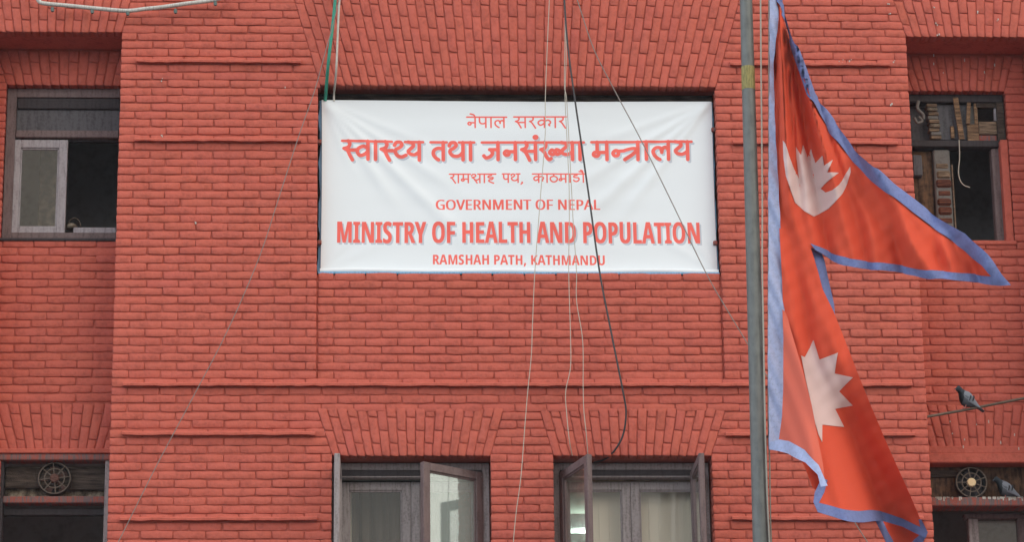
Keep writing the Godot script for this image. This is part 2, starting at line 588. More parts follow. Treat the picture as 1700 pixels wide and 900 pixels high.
func window_frame(win: Node3D, x0: float, y0: float, x1: float, y1: float, z: float, j: float, d: float, m: Material) -> void:
	var st := mb()
	box(st, Vector3(x0, y0, z - d), Vector3(x0 + j, y1, z))
	box(st, Vector3(x1 - j, y0, z - d), Vector3(x1, y1, z))
	box(st, Vector3(x0 + j, y1 - j, z - d), Vector3(x1 - j, y1, z - 0.001))
	box(st, Vector3(x0 + j, y0, z - d), Vector3(x1 - j, y0 + j, z - 0.001))
	part("frame", st.commit(), m, win)

func room(b: Node3D, x0: float, x1: float, y0: float, y1: float, z0: float, z1: float, m: Material) -> void:
	# a closed room behind a window: five slabs with thickness, open towards the wall's opening
	var st := mb()
	var t := 0.1
	box(st, Vector3(x0 - t, y0 - t, z0 - t), Vector3(x1 + t, y1 + t, z0), 0.0)
	box(st, Vector3(x0 - t, y0 - t, z0), Vector3(x0, y1 + t, z1), 0.0)
	box(st, Vector3(x1, y0 - t, z0), Vector3(x1 + t, y1 + t, z1), 0.0)
	box(st, Vector3(x0, y1, z0), Vector3(x1, y1 + t, z1), 0.0)
	box(st, Vector3(x0, y0 - t, z0), Vector3(x1, y0, z1), 0.0)
	part("room", st.commit(), m, b)

func build_building() -> void:
	var b := thing("brick_building", "red painted brick building with flat arches, narrow window niches and a recessed banner panel", "building", Vector3.ZERO)
	# ---- wall core (painted mortar) with its openings
	var wall := node("wall", b)
	var st := mb()
	var e := 0.008
	var xs := [-9.0, NICHE_L - e, WALL_L + e, WIN1[0] - e, WIN1[1] + e, WIN2[0] - e, WIN2[1] + e, WALL_R - e, NICHE_R + e, 9.0]
	xs.append_array([REC_L - e, REC_R + e])
	xs.sort()
	var ys := [0.0, 5.9, WIN_T + e, 8.36, REC_B - e, REC_T + e, NICHE_TOP + e, 14.5]
	var solid := func(i: int, j: int) -> bool:
		var x: float = (xs[i] + xs[i + 1]) * 0.5
		var y: float = (ys[j] + ys[j + 1]) * 0.5
		if y > 5.9 and y < NICHE_TOP and ((x > NICHE_L and x < WALL_L) or (x > WALL_R and x < NICHE_R)):
			return false
		if y > 5.9 and y < WIN_T and ((x > WIN1[0] and x < WIN1[1]) or (x > WIN2[0] and x < WIN2[1])):
			return false
		if y > 8.36 and y < REC_T and x > REC_L and x < REC_R:
			return false
		return true
	slab(st, xs, ys, solid, -0.50, -0.0096)
	# filled panel under the banner and its sill
	quad(st, Vector3(REC_L - e, 8.36, -0.0316), Vector3(REC_R + e, 8.36, -0.0316), Vector3(REC_R + e, REC_B - e, -0.0316), Vector3(REC_L - e, REC_B - e, -0.0316), Vector3(0, 0, 1))
	quad(st, Vector3(REC_L - e, REC_B - e, -0.0316), Vector3(REC_R + e, REC_B - e, -0.0316), Vector3(REC_R + e, REC_B - e, -0.5), Vector3(REC_L - e, REC_B - e, -0.5), Vector3(0, 1, 0))
	part("mortar", st.commit(), M.mortar, wall)
	# ---- stretcher courses of the front wall
	var rest := mb()
	var whole := []
	var ends := []
	var k0 := int(floor((LOW - 8.293) / COURSE))
	var k1 := int(ceil((HIGH - 8.293) / COURSE))
	for k in range(k0, k1):
		var y0 := 8.293 + k * COURSE + (COURSE - BRICK_H) * 0.5
		var y1 := y0 + BRICK_H
		var spans := course_spans(y0, y1)
		var emit := func(lb: float, lt: float, rb: float, rt: float, ya: float, yb: float, z: float, full: bool) -> void:
			# the course above an opening is trimmed to its head
			if full and ya > 7.12 and ya < 11.4 and lb > -3.6 and rb < 1.2:
				whole.append([lb, rb, ya, yb, z])
			else:
				ends.append([lb, lt, rb, rt, ya, yb, z])
		lay(spans, posmod(k, 2), k, y0, y1, emit)
	whole.sort_custom(func(p, q): return p[2] < q[2])
	var variants := []
	for v in 14:
		var vs := mb()
		quad_brick(vs, Vector2(-BRICK_L * 0.5, -BRICK_H * 0.5), Vector2(BRICK_L * 0.5, -BRICK_H * 0.5), Vector2(BRICK_L * 0.5, BRICK_H * 0.5), Vector2(-BRICK_L * 0.5, BRICK_H * 0.5), 0.0, 0.05)
		variants.append(vs.commit())
	for i in whole.size():
		var w: Array = whole[i]
		if i < 300:
			var o := part("brick", variants[rng.randi() % 14], M.brick, wall, Vector3((w[0] + w[1]) * 0.5, (w[2] + w[3]) * 0.5 + rng.randf_range(-0.001, 0.001), w[4] + rng.randf_range(-0.002, 0.002)))
			o.rotation.z = rng.randf_range(-0.006, 0.006)
		else:
			xbrick(rest, w[0], w[0], w[1], w[1], w[2], w[3], w[4], 0.05)
	for w in ends:
		xbrick(rest, w[0], w[1], w[2], w[3], w[4], w[5], w[6], 0.11)
	part("brickwork", rest.commit(), M.brick, wall).set_meta("kind", "stuff")
	# corbelled lips
	for l in [[-2.90, -1.625, 10.918], [1.73, 2.99, 10.918], [-2.90, -1.62, 10.262], [1.73, 3.02, 10.258], [-2.935, 3.03, 8.293], [-2.93, -1.49, 7.909], [1.595, 3.03, 7.902], [-2.93, -1.475, 7.252], [1.62, 3.06, 7.250]]:
		ledge("ledge", l[0], l[1], l[2], wall)
	# ---- flat arches
	for d in [[BIG, 48, 0.075, 0.176], [SMALL1, 19, 0.195, 0.095], [SMALL2, 19, 0.195, 0.095], [TOPL, 16, 0.10, 0.20], [TOPR, 16, 0.10, 0.20]]:
		var a: Array = d[0]
		var arch := node("flat_arch", b)
		var ja := []
		var jb := []
		for q in 5:
			ja.append(d[2] + q * 0.2035)
			jb.append(d[3] + q * 0.2035)
		var single: bool = a != TOPL and a != TOPR
		var joined := mb()
		var emit := func(c0: Vector2, c1: Vector2, c2: Vector2, c3: Vector2, z: float) -> void:
			if single and c0.y < 11.49:
				var one := mb()
				quad_brick(one, c0, c1, c2, c3, z, 0.1, 0.9)
				part("arch_brick", one.commit(), M.brick, arch)
			else:
				quad_brick(joined, c0, c1, c2, c3, z, 0.1, 0.9)
		fan_arch(a, d[1], ja, jb, 0.0, emit)
		var jm := joined.commit()
		if jm.get_surface_count() > 0:
			part("upper_brickwork", jm, M.brick, arch).set_meta("kind", "stuff")
		# underside of the arch
		var deep := 0.20 if a != TOPL and a != TOPR else 0.36
		part("soffit", box_mesh(Vector3(a[2] + 0.004, a[0] + 0.004, -deep), Vector3(a[3] - 0.004, a[0] + 0.03, -0.02), 0.002), M.red_render, arch)
	# ---- niches: back wall, sides, brick courses and arches
	niche(b, NICHE_L, WALL_L, [[-3.945, -2.98, 9.60, 10.885], [-3.87, -2.98, 5.9, 7.885]], [[10.885, 11.175, -3.945, -2.98, -4.03, -2.90, 0.09, 0.19], [7.885, 8.270, -3.87, -2.98, -4.0, -2.85, 0.10, 0.20]])
	niche(b, WALL_R, NICHE_R, [[3.18, 3.975, 9.60, 10.870], [3.16, 4.00, 5.9, 7.900]], [[10.870, 11.175, 3.18, 3.975, 3.09, 4.06, 0.09, 0.19], [7.900, 8.260, 3.16, 4.00, 3.06, 4.10, 0.10, 0.20]])
	# ---- roof slab, back and sides, so that the house is closed
	var shell := mb()
	box(shell, Vector3(-9.3, 14.5, -8.3), Vector3(9.3, 14.7, 0.35), 0.01)
	part("roof", shell.commit(), M.roof, b)
	var sh2 := mb()
	box(sh2, Vector3(-9.0, 0, -8.0), Vector3(9.0, 14.5, -7.7), 0.01)
	box(sh2, Vector3(-9.0, 0, -7.7), Vector3(-8.7, 14.5, -0.5), 0.01)
	box(sh2, Vector3(8.7, 0, -7.7), Vector3(9.0, 14.5, -0.5), 0.01)
	part("outer_wall", sh2.commit(), M.red_render, b)
	front_windows(b)
	left_niche_windows(b)
	right_niche_windows(b)
	# dark board closing the old opening behind the banner
	part("backing_board", box_mesh(Vector3(REC_L - 0.004, REC_B, -0.24), Vector3(REC_R + 0.004, REC_T + 0.02, -0.205), 0.003), M.old_wood, b)

func niche(b: Node3D, x0: float, x1: float, holes: Array, arches: Array) -> void:
	var n := node("niche_wall", b)
	var st := mb()
	var e := 0.006
	var xs := [x0 - 0.02, x1 + 0.02]
	var ys := [5.9, NICHE_TOP + 0.02]
	for h in holes:
		xs.append_array([clampf(h[0] - e, x0 - 0.02, x1 + 0.02), clampf(h[1] + e, x0 - 0.02, x1 + 0.02)])
		ys.append_array([h[2] - e if h[2] > 6.0 else 5.9, h[3] + e])
	xs.sort()
	ys.sort()
	var solid := func(i: int, j: int) -> bool:
		if xs[i + 1] - xs[i] < 0.0005 or ys[j + 1] - ys[j] < 0.0005:
			return false
		var x: float = (xs[i] + xs[i + 1]) * 0.5
		var y: float = (ys[j] + ys[j + 1]) * 0.5
		for h in holes:
			if x > h[0] - e and x < h[1] + e and y > h[2] - e and y < h[3] + e:
				return false
		return true
	slab(st, xs, ys, solid, NICHE_Z - 0.35, NICHE_Z - 0.0096)
	part("mortar", st.commit(), M.mortar, n)
	var bw := mb()
	var k0 := int(floor((LOW - 8.293) / COURSE))
	var k1 := int(floor((NICHE_TOP - 8.293) / COURSE))
	for k in range(k0, k1):
		var y0 := 8.285 + k * COURSE + (COURSE - BRICK_H) * 0.5
		var y1 := y0 + BRICK_H
		var ym := (y0 + y1) * 0.5
		var spans := []
		var lb := x0
		var lt := x0
		var cuts := []
		for h in holes:
			if ym > h[2] and ym < h[3]:
				cuts.append([h[0], h[0], h[1], h[1]])
		for a in arches:
			if ym > a[0] and ym < a[1]:
				cuts.append([arch_x(-1, y0, a), arch_x(-1, y1, a), arch_x(1, y0, a), arch_x(1, y1, a)])
		for c in cuts:
			if c[0] > lb + 0.015:
				spans.append([lb, lt, c[0], c[1], NICHE_Z])
			lb = c[2]
			lt = c[3]
		if x1 > lb + 0.015:
			spans.append([lb, lt, x1, x1, NICHE_Z])
		var emit := func(a0: float, a1: float, r0: float, r1: float, ya: float, yb: float, z: float, _full: bool) -> void:
			xbrick(bw, a0, a1, r0, r1, ya, yb, z, 0.06)
		lay(spans, posmod(k, 2), k, y0, y1, emit)
	var upper := mb()
	for ai in arches.size():
		var a: Array = arches[ai]
		var to := upper if ai == 0 else bw
		var emit2 := func(c0: Vector2, c1: Vector2, c2: Vector2, c3: Vector2, z: float) -> void:
			if minf(c0.x, c1.x) > x0 - 0.03 and maxf(c2.x, c3.x) < x1 + 0.05:
				quad_brick(to, c0, c1, c2, c3, z, 0.1, 0.9)
		var js := [a[6], a[6] + 0.2035]
		var ks := [a[7], a[7] + 0.2035]
		fan_arch(a.slice(0, 6), 14, js, ks, NICHE_Z, emit2)
	part("brickwork", bw.commit(), M.brick, n).set_meta("kind", "stuff")
	part("arch_brickwork", upper.commit(), M.brick, n).set_meta("kind", "stuff")
	# the niche's sides: brick ends stepping in and out
	var sides := mb()
	for s in [-1.0, 1.0]:
		for k in range(k0, k1):
			var y0 := 8.293 + k * COURSE + 0.0045
			var xe: float = x0 if s < 0 else x1
			var w := rng.randf_range(0.004, 0.008)
			var a := Vector3(xe - 0.004 if s < 0 else xe - w + 0.004, y0, NICHE_Z + 0.002)
			var c := Vector3(xe + w - 0.004 if s < 0 else xe + 0.004, y0 + BRICK_H, -0.112)
			box(sides, a, c, 0.003)
	part("side_brickwork", sides.commit(), M.red_render, n).set_meta("kind", "stuff")

func front_windows(b: Node3D) -> void:
	var z := -0.20
	var top := WIN_T - 0.004
	var bot := 6.35
	for i in 2:
		var w: Array = [WIN1, WIN2][i]
		var win := node("window", b)
		window_frame(win, w[0] + 0.002, bot, w[1] - 0.002, top, z, 0.055, 0.13, M.frame)
		# dark head board over the casements
		part("head_rail", box_mesh(Vector3(w[0] + 0.057, top - 0.105, z - 0.10), Vector3(w[1] - 0.057, top - 0.0565, z + 0.012), 0.006), M.frame_dark, win)
		part("drip_rail", box_mesh(Vector3(w[0] + 0.057, top - 0.118, z - 0.06), Vector3(w[1] - 0.057, top - 0.106, z + 0.022), 0.004), M.frame, win)
		var wi: float = (w[1] - w[0]) * 0.5 - 0.06
		var hi := 1.17
		var y0 := top - 0.13 - hi
		var zi := z - 0.065
		# inner casements, closed
		casement(win, Vector3(w[0] + 0.059, y0, zi), wi, hi, 0.0, M.frame, M.glass, 0.066, 0.035)
		casement(win, Vector3(w[1] - 0.059, y0, zi), -wi, hi, 0.0, M.frame, M.glass, 0.066, 0.035)
		part("sill", box_mesh(Vector3(w[0], bot - 0.06, -0.36), Vector3(w[1], bot - 0.002, 0.03), 0.01), M.red_render, win)
		# outer casements, standing open
		var ho := 1.23
		var yo := top - 0.078 - ho
		if i == 0:
			casement(win, Vector3(w[0] + 0.030, yo, z + 0.012), wi + 0.03, ho, -deg_to_rad(91), M.frame, M.dusty_glass)
			casement(win, Vector3(w[1] - 0.050, yo, z + 0.012), -(wi + 0.03), ho, deg_to_rad(36), M.frame_brown, M.mirror_glass)
		else:
			casement(win, Vector3(w[0] + 0.050, yo, z + 0.012), wi + 0.03, ho, -deg_to_rad(72), M.frame_brown, M.dusty_glass)
			casement(win, Vector3(w[1] - 0.105, yo, z + 0.012), -(wi + 0.03), ho, deg_to_rad(91), M.frame_brown, M.dusty_glass)
	room(b, -2.2, 2.4, 5.4, 7.95, -5.0, -0.49, M.room)

func left_niche_windows(b: Node3D) -> void:
	var z := NICHE_Z - 0.07
	var win := node("window", b)
	window_frame(win, -3.945, 9.602, -2.985, 10.882, z, 0.075, 0.11, M.frame_brown)
	part("head_board", box_mesh(Vector3(-3.868, 10.715, z - 0.05), Vector3(-3.062, 10.805, z - 0.012), 0.006), M.frame_dark, win)
	part("transom_board", box_mesh(Vector3(-3.870, 10.526, z - 0.06), Vector3(-3.063, 10.716, z - 0.035), 0.004), M.board, win)
	part("transom", box_mesh(Vector3(-3.868, 10.466, z - 0.09), Vector3(-3.062, 10.527, z + 0.006), 0.006), M.frame_brown, win)
	var y0 := 9.665
	casement(win, Vector3(-3.893, y0, z - 0.012), -3.458 - (-3.893), 10.458 - y0 - 0.004, 0.0, M.frame_pale, M.dusty_glass, 0.068, 0.04)
	part("bottom_rail", box_mesh(Vector3(-3.394, y0 + 0.002, z - 0.06), Vector3(-3.063, y0 + 0.062, z - 0.02), 0.006), M.frame_pale, win)
	part("sill", box_mesh(Vector3(-3.96, 9.58, NICHE_Z - 0.2), Vector3(-2.99, 9.604, NICHE_Z + 0.012), 0.006), M.frame_dark, win)
	part("bolt_rail", box_mesh(Vector3(-3.468, 10.451, z - 0.09), Vector3(-3.063, 10.491 + 0.01, z - 0.05), 0.004), M.frame_dark, win)
	room(b, -4.6, -2.75, 9.0, 10.95, -1.9, NICHE_Z - 0.352, M.room_dark)
	# inside: a plastered post seen through the dirty pane
	part("plaster_post", box_mesh(Vector3(-3.730, 9.1, -1.15), Vector3(-3.585, 10.85, -0.95), 0.01), M.plaster, b)
	# lower opening: weathered beam, broken boards, fan panel, dark opening
	var lo := node("window", b)
	var x0 := -3.868
	var x1 := -2.985
	part("lintel", box_mesh(Vector3(-4.04, 7.875, NICHE_Z - 0.1), Vector3(-2.985, 7.912, NICHE_Z + 0.018), 0.006), M.red_render, lo)
	part("lintel_beam", box_mesh(Vector3(-4.03, 7.824, NICHE_Z - 0.12), Vector3(-2.985, 7.874, NICHE_Z + 0.004), 0.008), M.worn_red, lo)
	var yb: float = 7.501
	var yt: float = 7.824
	part("left_jamb", box_mesh(Vector3(-3.90, 6.2, z - 0.06), Vector3(-3.85, yt - 0.001, z + 0.03), 0.004), M.frame_dark, lo)
	part("right_jamb", box_mesh(Vector3(-3.085, 6.2, z - 0.06), Vector3(-3.035, yt - 0.001, z + 0.06), 0.004), M.frame, lo)
	part("bottom_beam", box_mesh(Vector3(-3.849, yb, z - 0.08), Vector3(-3.086, yb + 0.052, z + 0.03), 0.006), M.worn_red, lo)
	part("plank", box_mesh(Vector3(-3.848, yt - 0.19, z - 0.07), Vector3(-3.46, yt - 0.03, z - 0.03), 0.008), M.old_wood, lo).rotation.z = 0.0
	part("plank", box_mesh(Vector3(-3.47, yt - 0.205, z - 0.075), Vector3(-3.088, yt - 0.03, z - 0.036), 0.008), M.old_wood, lo)
	part("patch_panel", box_mesh(Vector3(-3.848, yb + 0.05, z - 0.12), Vector3(-3.088, yt - 0.012, z - 0.078), 0.004), M.plaster, lo)
	part("crossbar", box_mesh(Vector3(-3.849, 7.425, z - 0.10), Vector3(-3.086, 7.478, z - 0.05), 0.005), M.frame_dark, lo)
	room(b, -4.6, -2.75, 5.6, 7.95, -1.9, NICHE_Z - 0.352, M.room_dark)

func right_niche_windows(b: Node3D) -> void:
	var z := NICHE_Z - 0.07
	var win := node("window", b)
	var zf := z - 0.01
	# frame: head, right jamb, transom
	part("head_rail", box_mesh(Vector3(3.185, 10.80, z - 0.1), Vector3(3.97, 10.866, z), 0.006), M.frame_dark, win)
	part("frame_post", box_mesh(Vector3(3.911, 10.458, z - 0.09), Vector3(3.972, 10.799, z + 0.01), 0.006), M.old_wood, win)
	part("transom", box_mesh(Vector3(3.185, 10.417, z - 0.1), Vector3(3.955, 10.473, z + 0.004), 0.006), M.frame_dark, win)
	part("red_jamb", box_mesh(Vector3(3.912, 9.602, NICHE_Z - 0.10), Vector3(3.972, 10.458 - 0.002, NICHE_Z - 0.004), 0.006), M.red_render, win)
	part("inner_jamb", box_mesh(Vector3(3.853, 9.602, z - 0.12), Vector3(3.916, 10.417 - 0.002, z - 0.02), 0.006), M.frame_brown, win)
	part("sill", box_mesh(Vector3(3.17, 9.565, NICHE_Z - 0.12), Vector3(3.99, 9.603, NICHE_Z + 0.014), 0.008), M.red_render, win)
	# patched transom light: grey board, brick stack, battens, ply with a hole
	part("grey_board", box_mesh(Vector3(3.441, 10.493, z - 0.06), Vector3(3.684, 10.797, z - 0.045), 0.004), M.board, win)
	part("backing_board", box_mesh(Vector3(3.19, 10.473, z - 0.14), Vector3(3.758, 10.80, z - 0.11), 0.004), M.board, win)
	var nb := 9
	var yb0: float = 10.485
	for i in nb:
		var h := (10.795 - yb0) / nb
		var sx := 0.006 * sin(i * 2.3)
		var xa: float = 3.354 + 0.02 * (1.0 - float(i) / nb)
		part("brick", box_mesh(Vector3(xa + sx, yb0 + i * h + 0.003, z - 0.1), Vector3(xa + 0.085 + sx, yb0 + (i + 1) * h - 0.003, z - 0.012 + 0.008 * cos(i * 1.7)), 0.006), [M.pale_brick, M.cement, M.pale_brick, M.plaster][i % 4], win)
	var bat := part("batten", box_mesh(Vector3(-0.022, 0, -0.02), Vector3(0.022, 0.36, 0.0), 0.003), M.plank, win, Vector3(3.620, 10.482, -0.440))
	bat.rotation.z = 0.09
	part("batten", box_mesh(Vector3(3.538, 10.501, z - 0.04), Vector3(3.567, 10.604, z - 0.02), 0.003), M.plank, win)
	var ply := mb()
	box(ply, Vector3(3.672, 10.467, z - 0.05), Vector3(3.764, 10.621, z - 0.02), 0.004)
	part("board_piece", ply.commit(), M.plank, win)
	var arch := part("board_piece", box_mesh(Vector3(-0.016, 0, -0.02), Vector3(0.016, 0.19, 0.0), 0.004), M.plank, win, Vector3(3.678, 10.615, -0.450))
	arch.rotation.z = -0.10
	part("board_piece", box_mesh(Vector3(3.736, 10.620, z - 0.045), Vector3(3.765, 10.822, z - 0.022), 0.004), M.plank, win)
	part("wall_patch", box_mesh(Vector3(3.692, 10.623, z - 0.08), Vector3(3.750, 10.79, z - 0.05), 0.004), M.cement, win)
	part("hole_frame", box_mesh(Vector3(3.755, 10.762, z - 0.06), Vector3(3.925, 10.824, z - 0.018), 0.004), M.old_wood, win)
	part("hole_frame", box_mesh(Vector3(3.896, 10.648, z - 0.06), Vector3(3.925, 10.756, z - 0.018), 0.004), M.frame_pale, win)
	part("ply_board", box_mesh(Vector3(3.767, 10.534, z - 0.06), Vector3(3.912, 10.643, z - 0.02), 0.004), M.pale_brick, win)
	part("lower_board", box_mesh(Vector3(3.762, 10.478 + 0.002, z - 0.06), Vector3(3.908, 10.529, z - 0.03), 0.004), M.worn_red, win)
	# crumpled metal scraps in the corner
	var scrap := mb()
	tube(scrap, smooth([Vector3(3.287, 10.801, -0.430), Vector3(3.273, 10.735, -0.420), Vector3(3.313, 10.684, -0.420), Vector3(3.318, 10.647, -0.430)]), 0.014, 7)
	tube(scrap, smooth([Vector3(3.246, 10.657, -0.430), Vector3(3.266, 10.612, -0.420), Vector3(3.307, 10.631, -0.430), Vector3(3.280, 10.667, -0.430)]), 0.012, 7)
	part("bent_pipe", scrap.commit(), M.cement, win)
	# below the transom: stained panel, rough brick pier, dark opening
	part("stained_panel", box_mesh(Vector3(3.225, 9.602, -0.56), Vector3(3.384, 10.417 - 0.01, -0.52), 0.004), M.stained, win)
	part("junction_box", box_mesh(Vector3(3.219, 10.176, -0.52), Vector3(3.291, 10.350, -0.45), 0.006), M.board, win)
	var px0: float = 3.383
	var px1: float = 3.523
	part("pier_core", box_mesh(Vector3(px0 + 0.006, 9.602, -0.62), Vector3(px1 - 0.002, 10.417 - 0.01, -0.475), 0.01), M.cement, win)
	for i in 9:
		var yy := 9.62 + i * 0.077
		part("brick", box_mesh(Vector3(px0 + 0.018 + 0.012 * sin(i * 3.1), yy, -0.56), Vector3(px1 + 0.006 * sin(i * 1.3) - 0.008, yy + 0.064 + 0.006 * cos(i * 2.0), -0.462 + 0.008 * sin(i * 2.2)), 0.014), M.raw_brick if i < 7 else M.pale_brick, win)
	part("pier_edge", box_mesh(Vector3(px1 + 0.004, 9.602, -0.60), Vector3(px1 + 0.016, 10.417 - 0.14, -0.47), 0.003), M.pale_brick, win)
	room(b, 3.0, 4.7, 9.0, 10.95, -1.9, NICHE_Z - 0.352, M.room_dark)
	# lower opening
	var lo := node("window", b)
	part("lintel", box_mesh(Vector3(3.145, 7.791, NICHE_Z - 0.12), Vector3(4.13, 7.867, NICHE_Z + 0.03), 0.008), M.red_render, lo)
	part("lintel_render", box_mesh(Vector3(3.145, 7.867 + 0.001, NICHE_Z - 0.10), Vector3(4.13, 7.93, NICHE_Z + 0.010), 0.006), M.red_render, lo)
	var yp: float = 7.521
	var yl: float = 7.453
	part("fan_panel", box_mesh(Vector3(3.16, yp - 0.02, z - 0.09), Vector3(4.05, 7.84, z - 0.055), 0.004), M.stained, lo)
	part("old_plank", box_mesh(Vector3(3.17, 7.710, z - 0.054), Vector3(3.52, 7.768, z - 0.035), 0.006), M.old_wood, lo)
	part("shelf_beam", box_mesh(Vector3(3.15, yl, NICHE_Z - 0.16), Vector3(4.12, yp, NICHE_Z + 0.02), 0.008), M.worn_red, lo)
	part("post", box_mesh(Vector3(3.512, 6.2, -0.66), Vector3(3.591, 7.409, -0.58), 0.006), M.frame, lo)
	part("rail", box_mesh(Vector3(3.484, 7.409 + 0.001, -0.665), Vector3(4.0, 7.452 , -0.585), 0.006), M.frame_brown, lo)
	part("post", box_mesh(Vector3(3.895, 6.2, -0.66), Vector3(3.947, 7.409, -0.58), 0.006), M.frame_brown, lo)
	part("pane", box_mesh(Vector3(3.591, 6.3, -0.625), Vector3(3.895, 7.409, -0.62), 0.001), M.dusty_glass, lo)
	room(b, 3.0, 4.7, 5.6, 7.95, -1.9, NICHE_Z - 0.352, M.room_dark)

# ------------------------------------------------------------------ rooms' contents
func build_interior() -> void:
	var c := thing("curtain", "dark brown curtain hanging behind the left sash of the window with the half open casement", "curtain", Vector3(0, 0, 0))
	var st := mb()
	var n := 40
	for i in n:
		var xa := lerpf(-1.215, -0.20, float(i) / n)
		var xb := lerpf(-1.215, -0.20, float(i + 1) / n)
		var za := -0.62 + 0.03 * sin(xa * 55.0) + 0.012 * sin(xa * 131.0)
		var zb := -0.62 + 0.03 * sin(xb * 55.0) + 0.012 * sin(xb * 131.0)
		var nn := Vector3(-(zb - za), 0, xb - xa).normalized()
		quad(st, Vector3(xa, 6.0, za), Vector3(xb, 6.0, zb), Vector3(xb, 7.7, zb), Vector3(xa, 7.7, za), nn)
		quad(st, Vector3(xa, 6.0, za - 0.004), Vector3(xb, 6.0, zb - 0.004), Vector3(xb, 7.7, zb - 0.004), Vector3(xa, 7.7, za - 0.004), -nn)
	part("cloth", st.commit(), M.curtain, c)
	part("rail", tube_mesh([Vector3(-1.40, 7.71, -0.62), Vector3(-0.15, 7.71, -0.62)], 0.012), M.frame_dark, c)
	part("tieback_edge", box_mesh(Vector3(-1.275, 6.0, -0.60), Vector3(-1.22, 7.70, -0.585), 0.004), M.blind, c)
	var v := thing("vertical_blind", "beige vertical slat blind hanging behind the two sashes of the open right window", "blind")
	var x := 0.625
	while x < 1.45:
		var o := part("slat", box_mesh(Vector3(-0.046, 0, -0.0012), Vector3(0.046, 1.62, 0.0012), 0.0004), M.blind, v, Vector3(x, 6.05, -0.40))
		o.rotation.y = 0.10 + rng.randf_range(-0.04, 0.04)
		x += 0.076
	part("headrail", box_mesh(Vector3(0.35, 7.67, -0.425), Vector3(1.46, 7.70, -0.375), 0.004), M.frame_pale, v)
	var l := thing("tube_light", "lit fluorescent tube light on the ceiling of the room behind the blind", "lamp")
	var a: Vector3 = Vector3(0.535, 7.810, -2.600)
	var e: Vector3 = Vector3(0.846, 7.809, -2.600)
	part("tube", tube_mesh([a, e], 0.016, 10), M.lamp, l)
	part("batten", box_mesh(Vector3(a.x - 0.05, a.y + 0.018, a.z - 0.03), Vector3(e.x + 0.05, 7.952, a.z + 0.03), 0.004), M.frame_pale, l)
	var om := OmniLight3D.new()
	om.name = "tube_glow"
	om.light_color = Color(0.86, 1.0, 0.92)
	om.light_energy = 0.10
	om.light_size = 0.1
	om.omni_range = 8.0
	om.shadow_enabled = true
	om.position = (a + e) * 0.5 + Vector3(0, -0.05, 0.02)
	l.add_child(om)
	# things on the sill of the upper left window
	var k := thing("kettle", "pale kettle with a wire handle standing on the sill of the open upper left window", "kettle", Vector3(-3.413, 9.733, -0.520))
	var body := mb()
	var prof := [[0.0, 0.0], [0.040, 0.0], [0.046, 0.012], [0.040, 0.030], [0.020, 0.042], [0.0, 0.044]]
	lathe(body, prof, 14)
	part("body", body.commit(), M.plaster, k)
	var hs := []
	for i in 9:
		var t := PI * i / 8.0
		hs.append(Vector3(0.02 + cos(t) * 0.05, 0.015 + sin(t) * 0.075, 0.0))
	part("handle", tube_mesh(hs, 0.004, 6), M.rod, k)

func lathe(st: SurfaceTool, prof: Array, sides: int, tf := Transform3D.IDENTITY) -> void:
	for i in prof.size() - 1:
		var d := Vector2(prof[i + 1][0] - prof[i][0], prof[i + 1][1] - prof[i][1])
		var nn := Vector2(d.y, -d.x).normalized()
		for s in sides:
			var a := TAU * s / sides
			var b := TAU * (s + 1) / sides
			var pa := Vector3(cos(a), 0, sin(a))
			var pb := Vector3(cos(b), 0, sin(b))
			var up := Vector3.UP
			var p0: Vector3 = tf * (pa * prof[i][0] + up * prof[i][1])
			var p1: Vector3 = tf * (pb * prof[i][0] + up * prof[i][1])
			var p2: Vector3 = tf * (pb * prof[i + 1][0] + up * prof[i + 1][1])
			var p3: Vector3 = tf * (pa * prof[i + 1][0] + up * prof[i + 1][1])
			var na: Vector3 = (tf.basis * (pa * nn.x + up * nn.y)).normalized()
			var nb: Vector3 = (tf.basis * (pb * nn.x + up * nn.y)).normalized()
			trin(st, p0, p1, p2, na, nb, nb)
			trin(st, p0, p2, p3, na, nb, na)

func ring_mesh(r: float, w: float, sides := 28, z := 0.0) -> ArrayMesh:
	var pts := []
	for i in sides + 1:
		pts.append(Vector3(cos(TAU * i / sides) * r, sin(TAU * i / sides) * r, z))
	return tube_mesh(pts, w, 6)

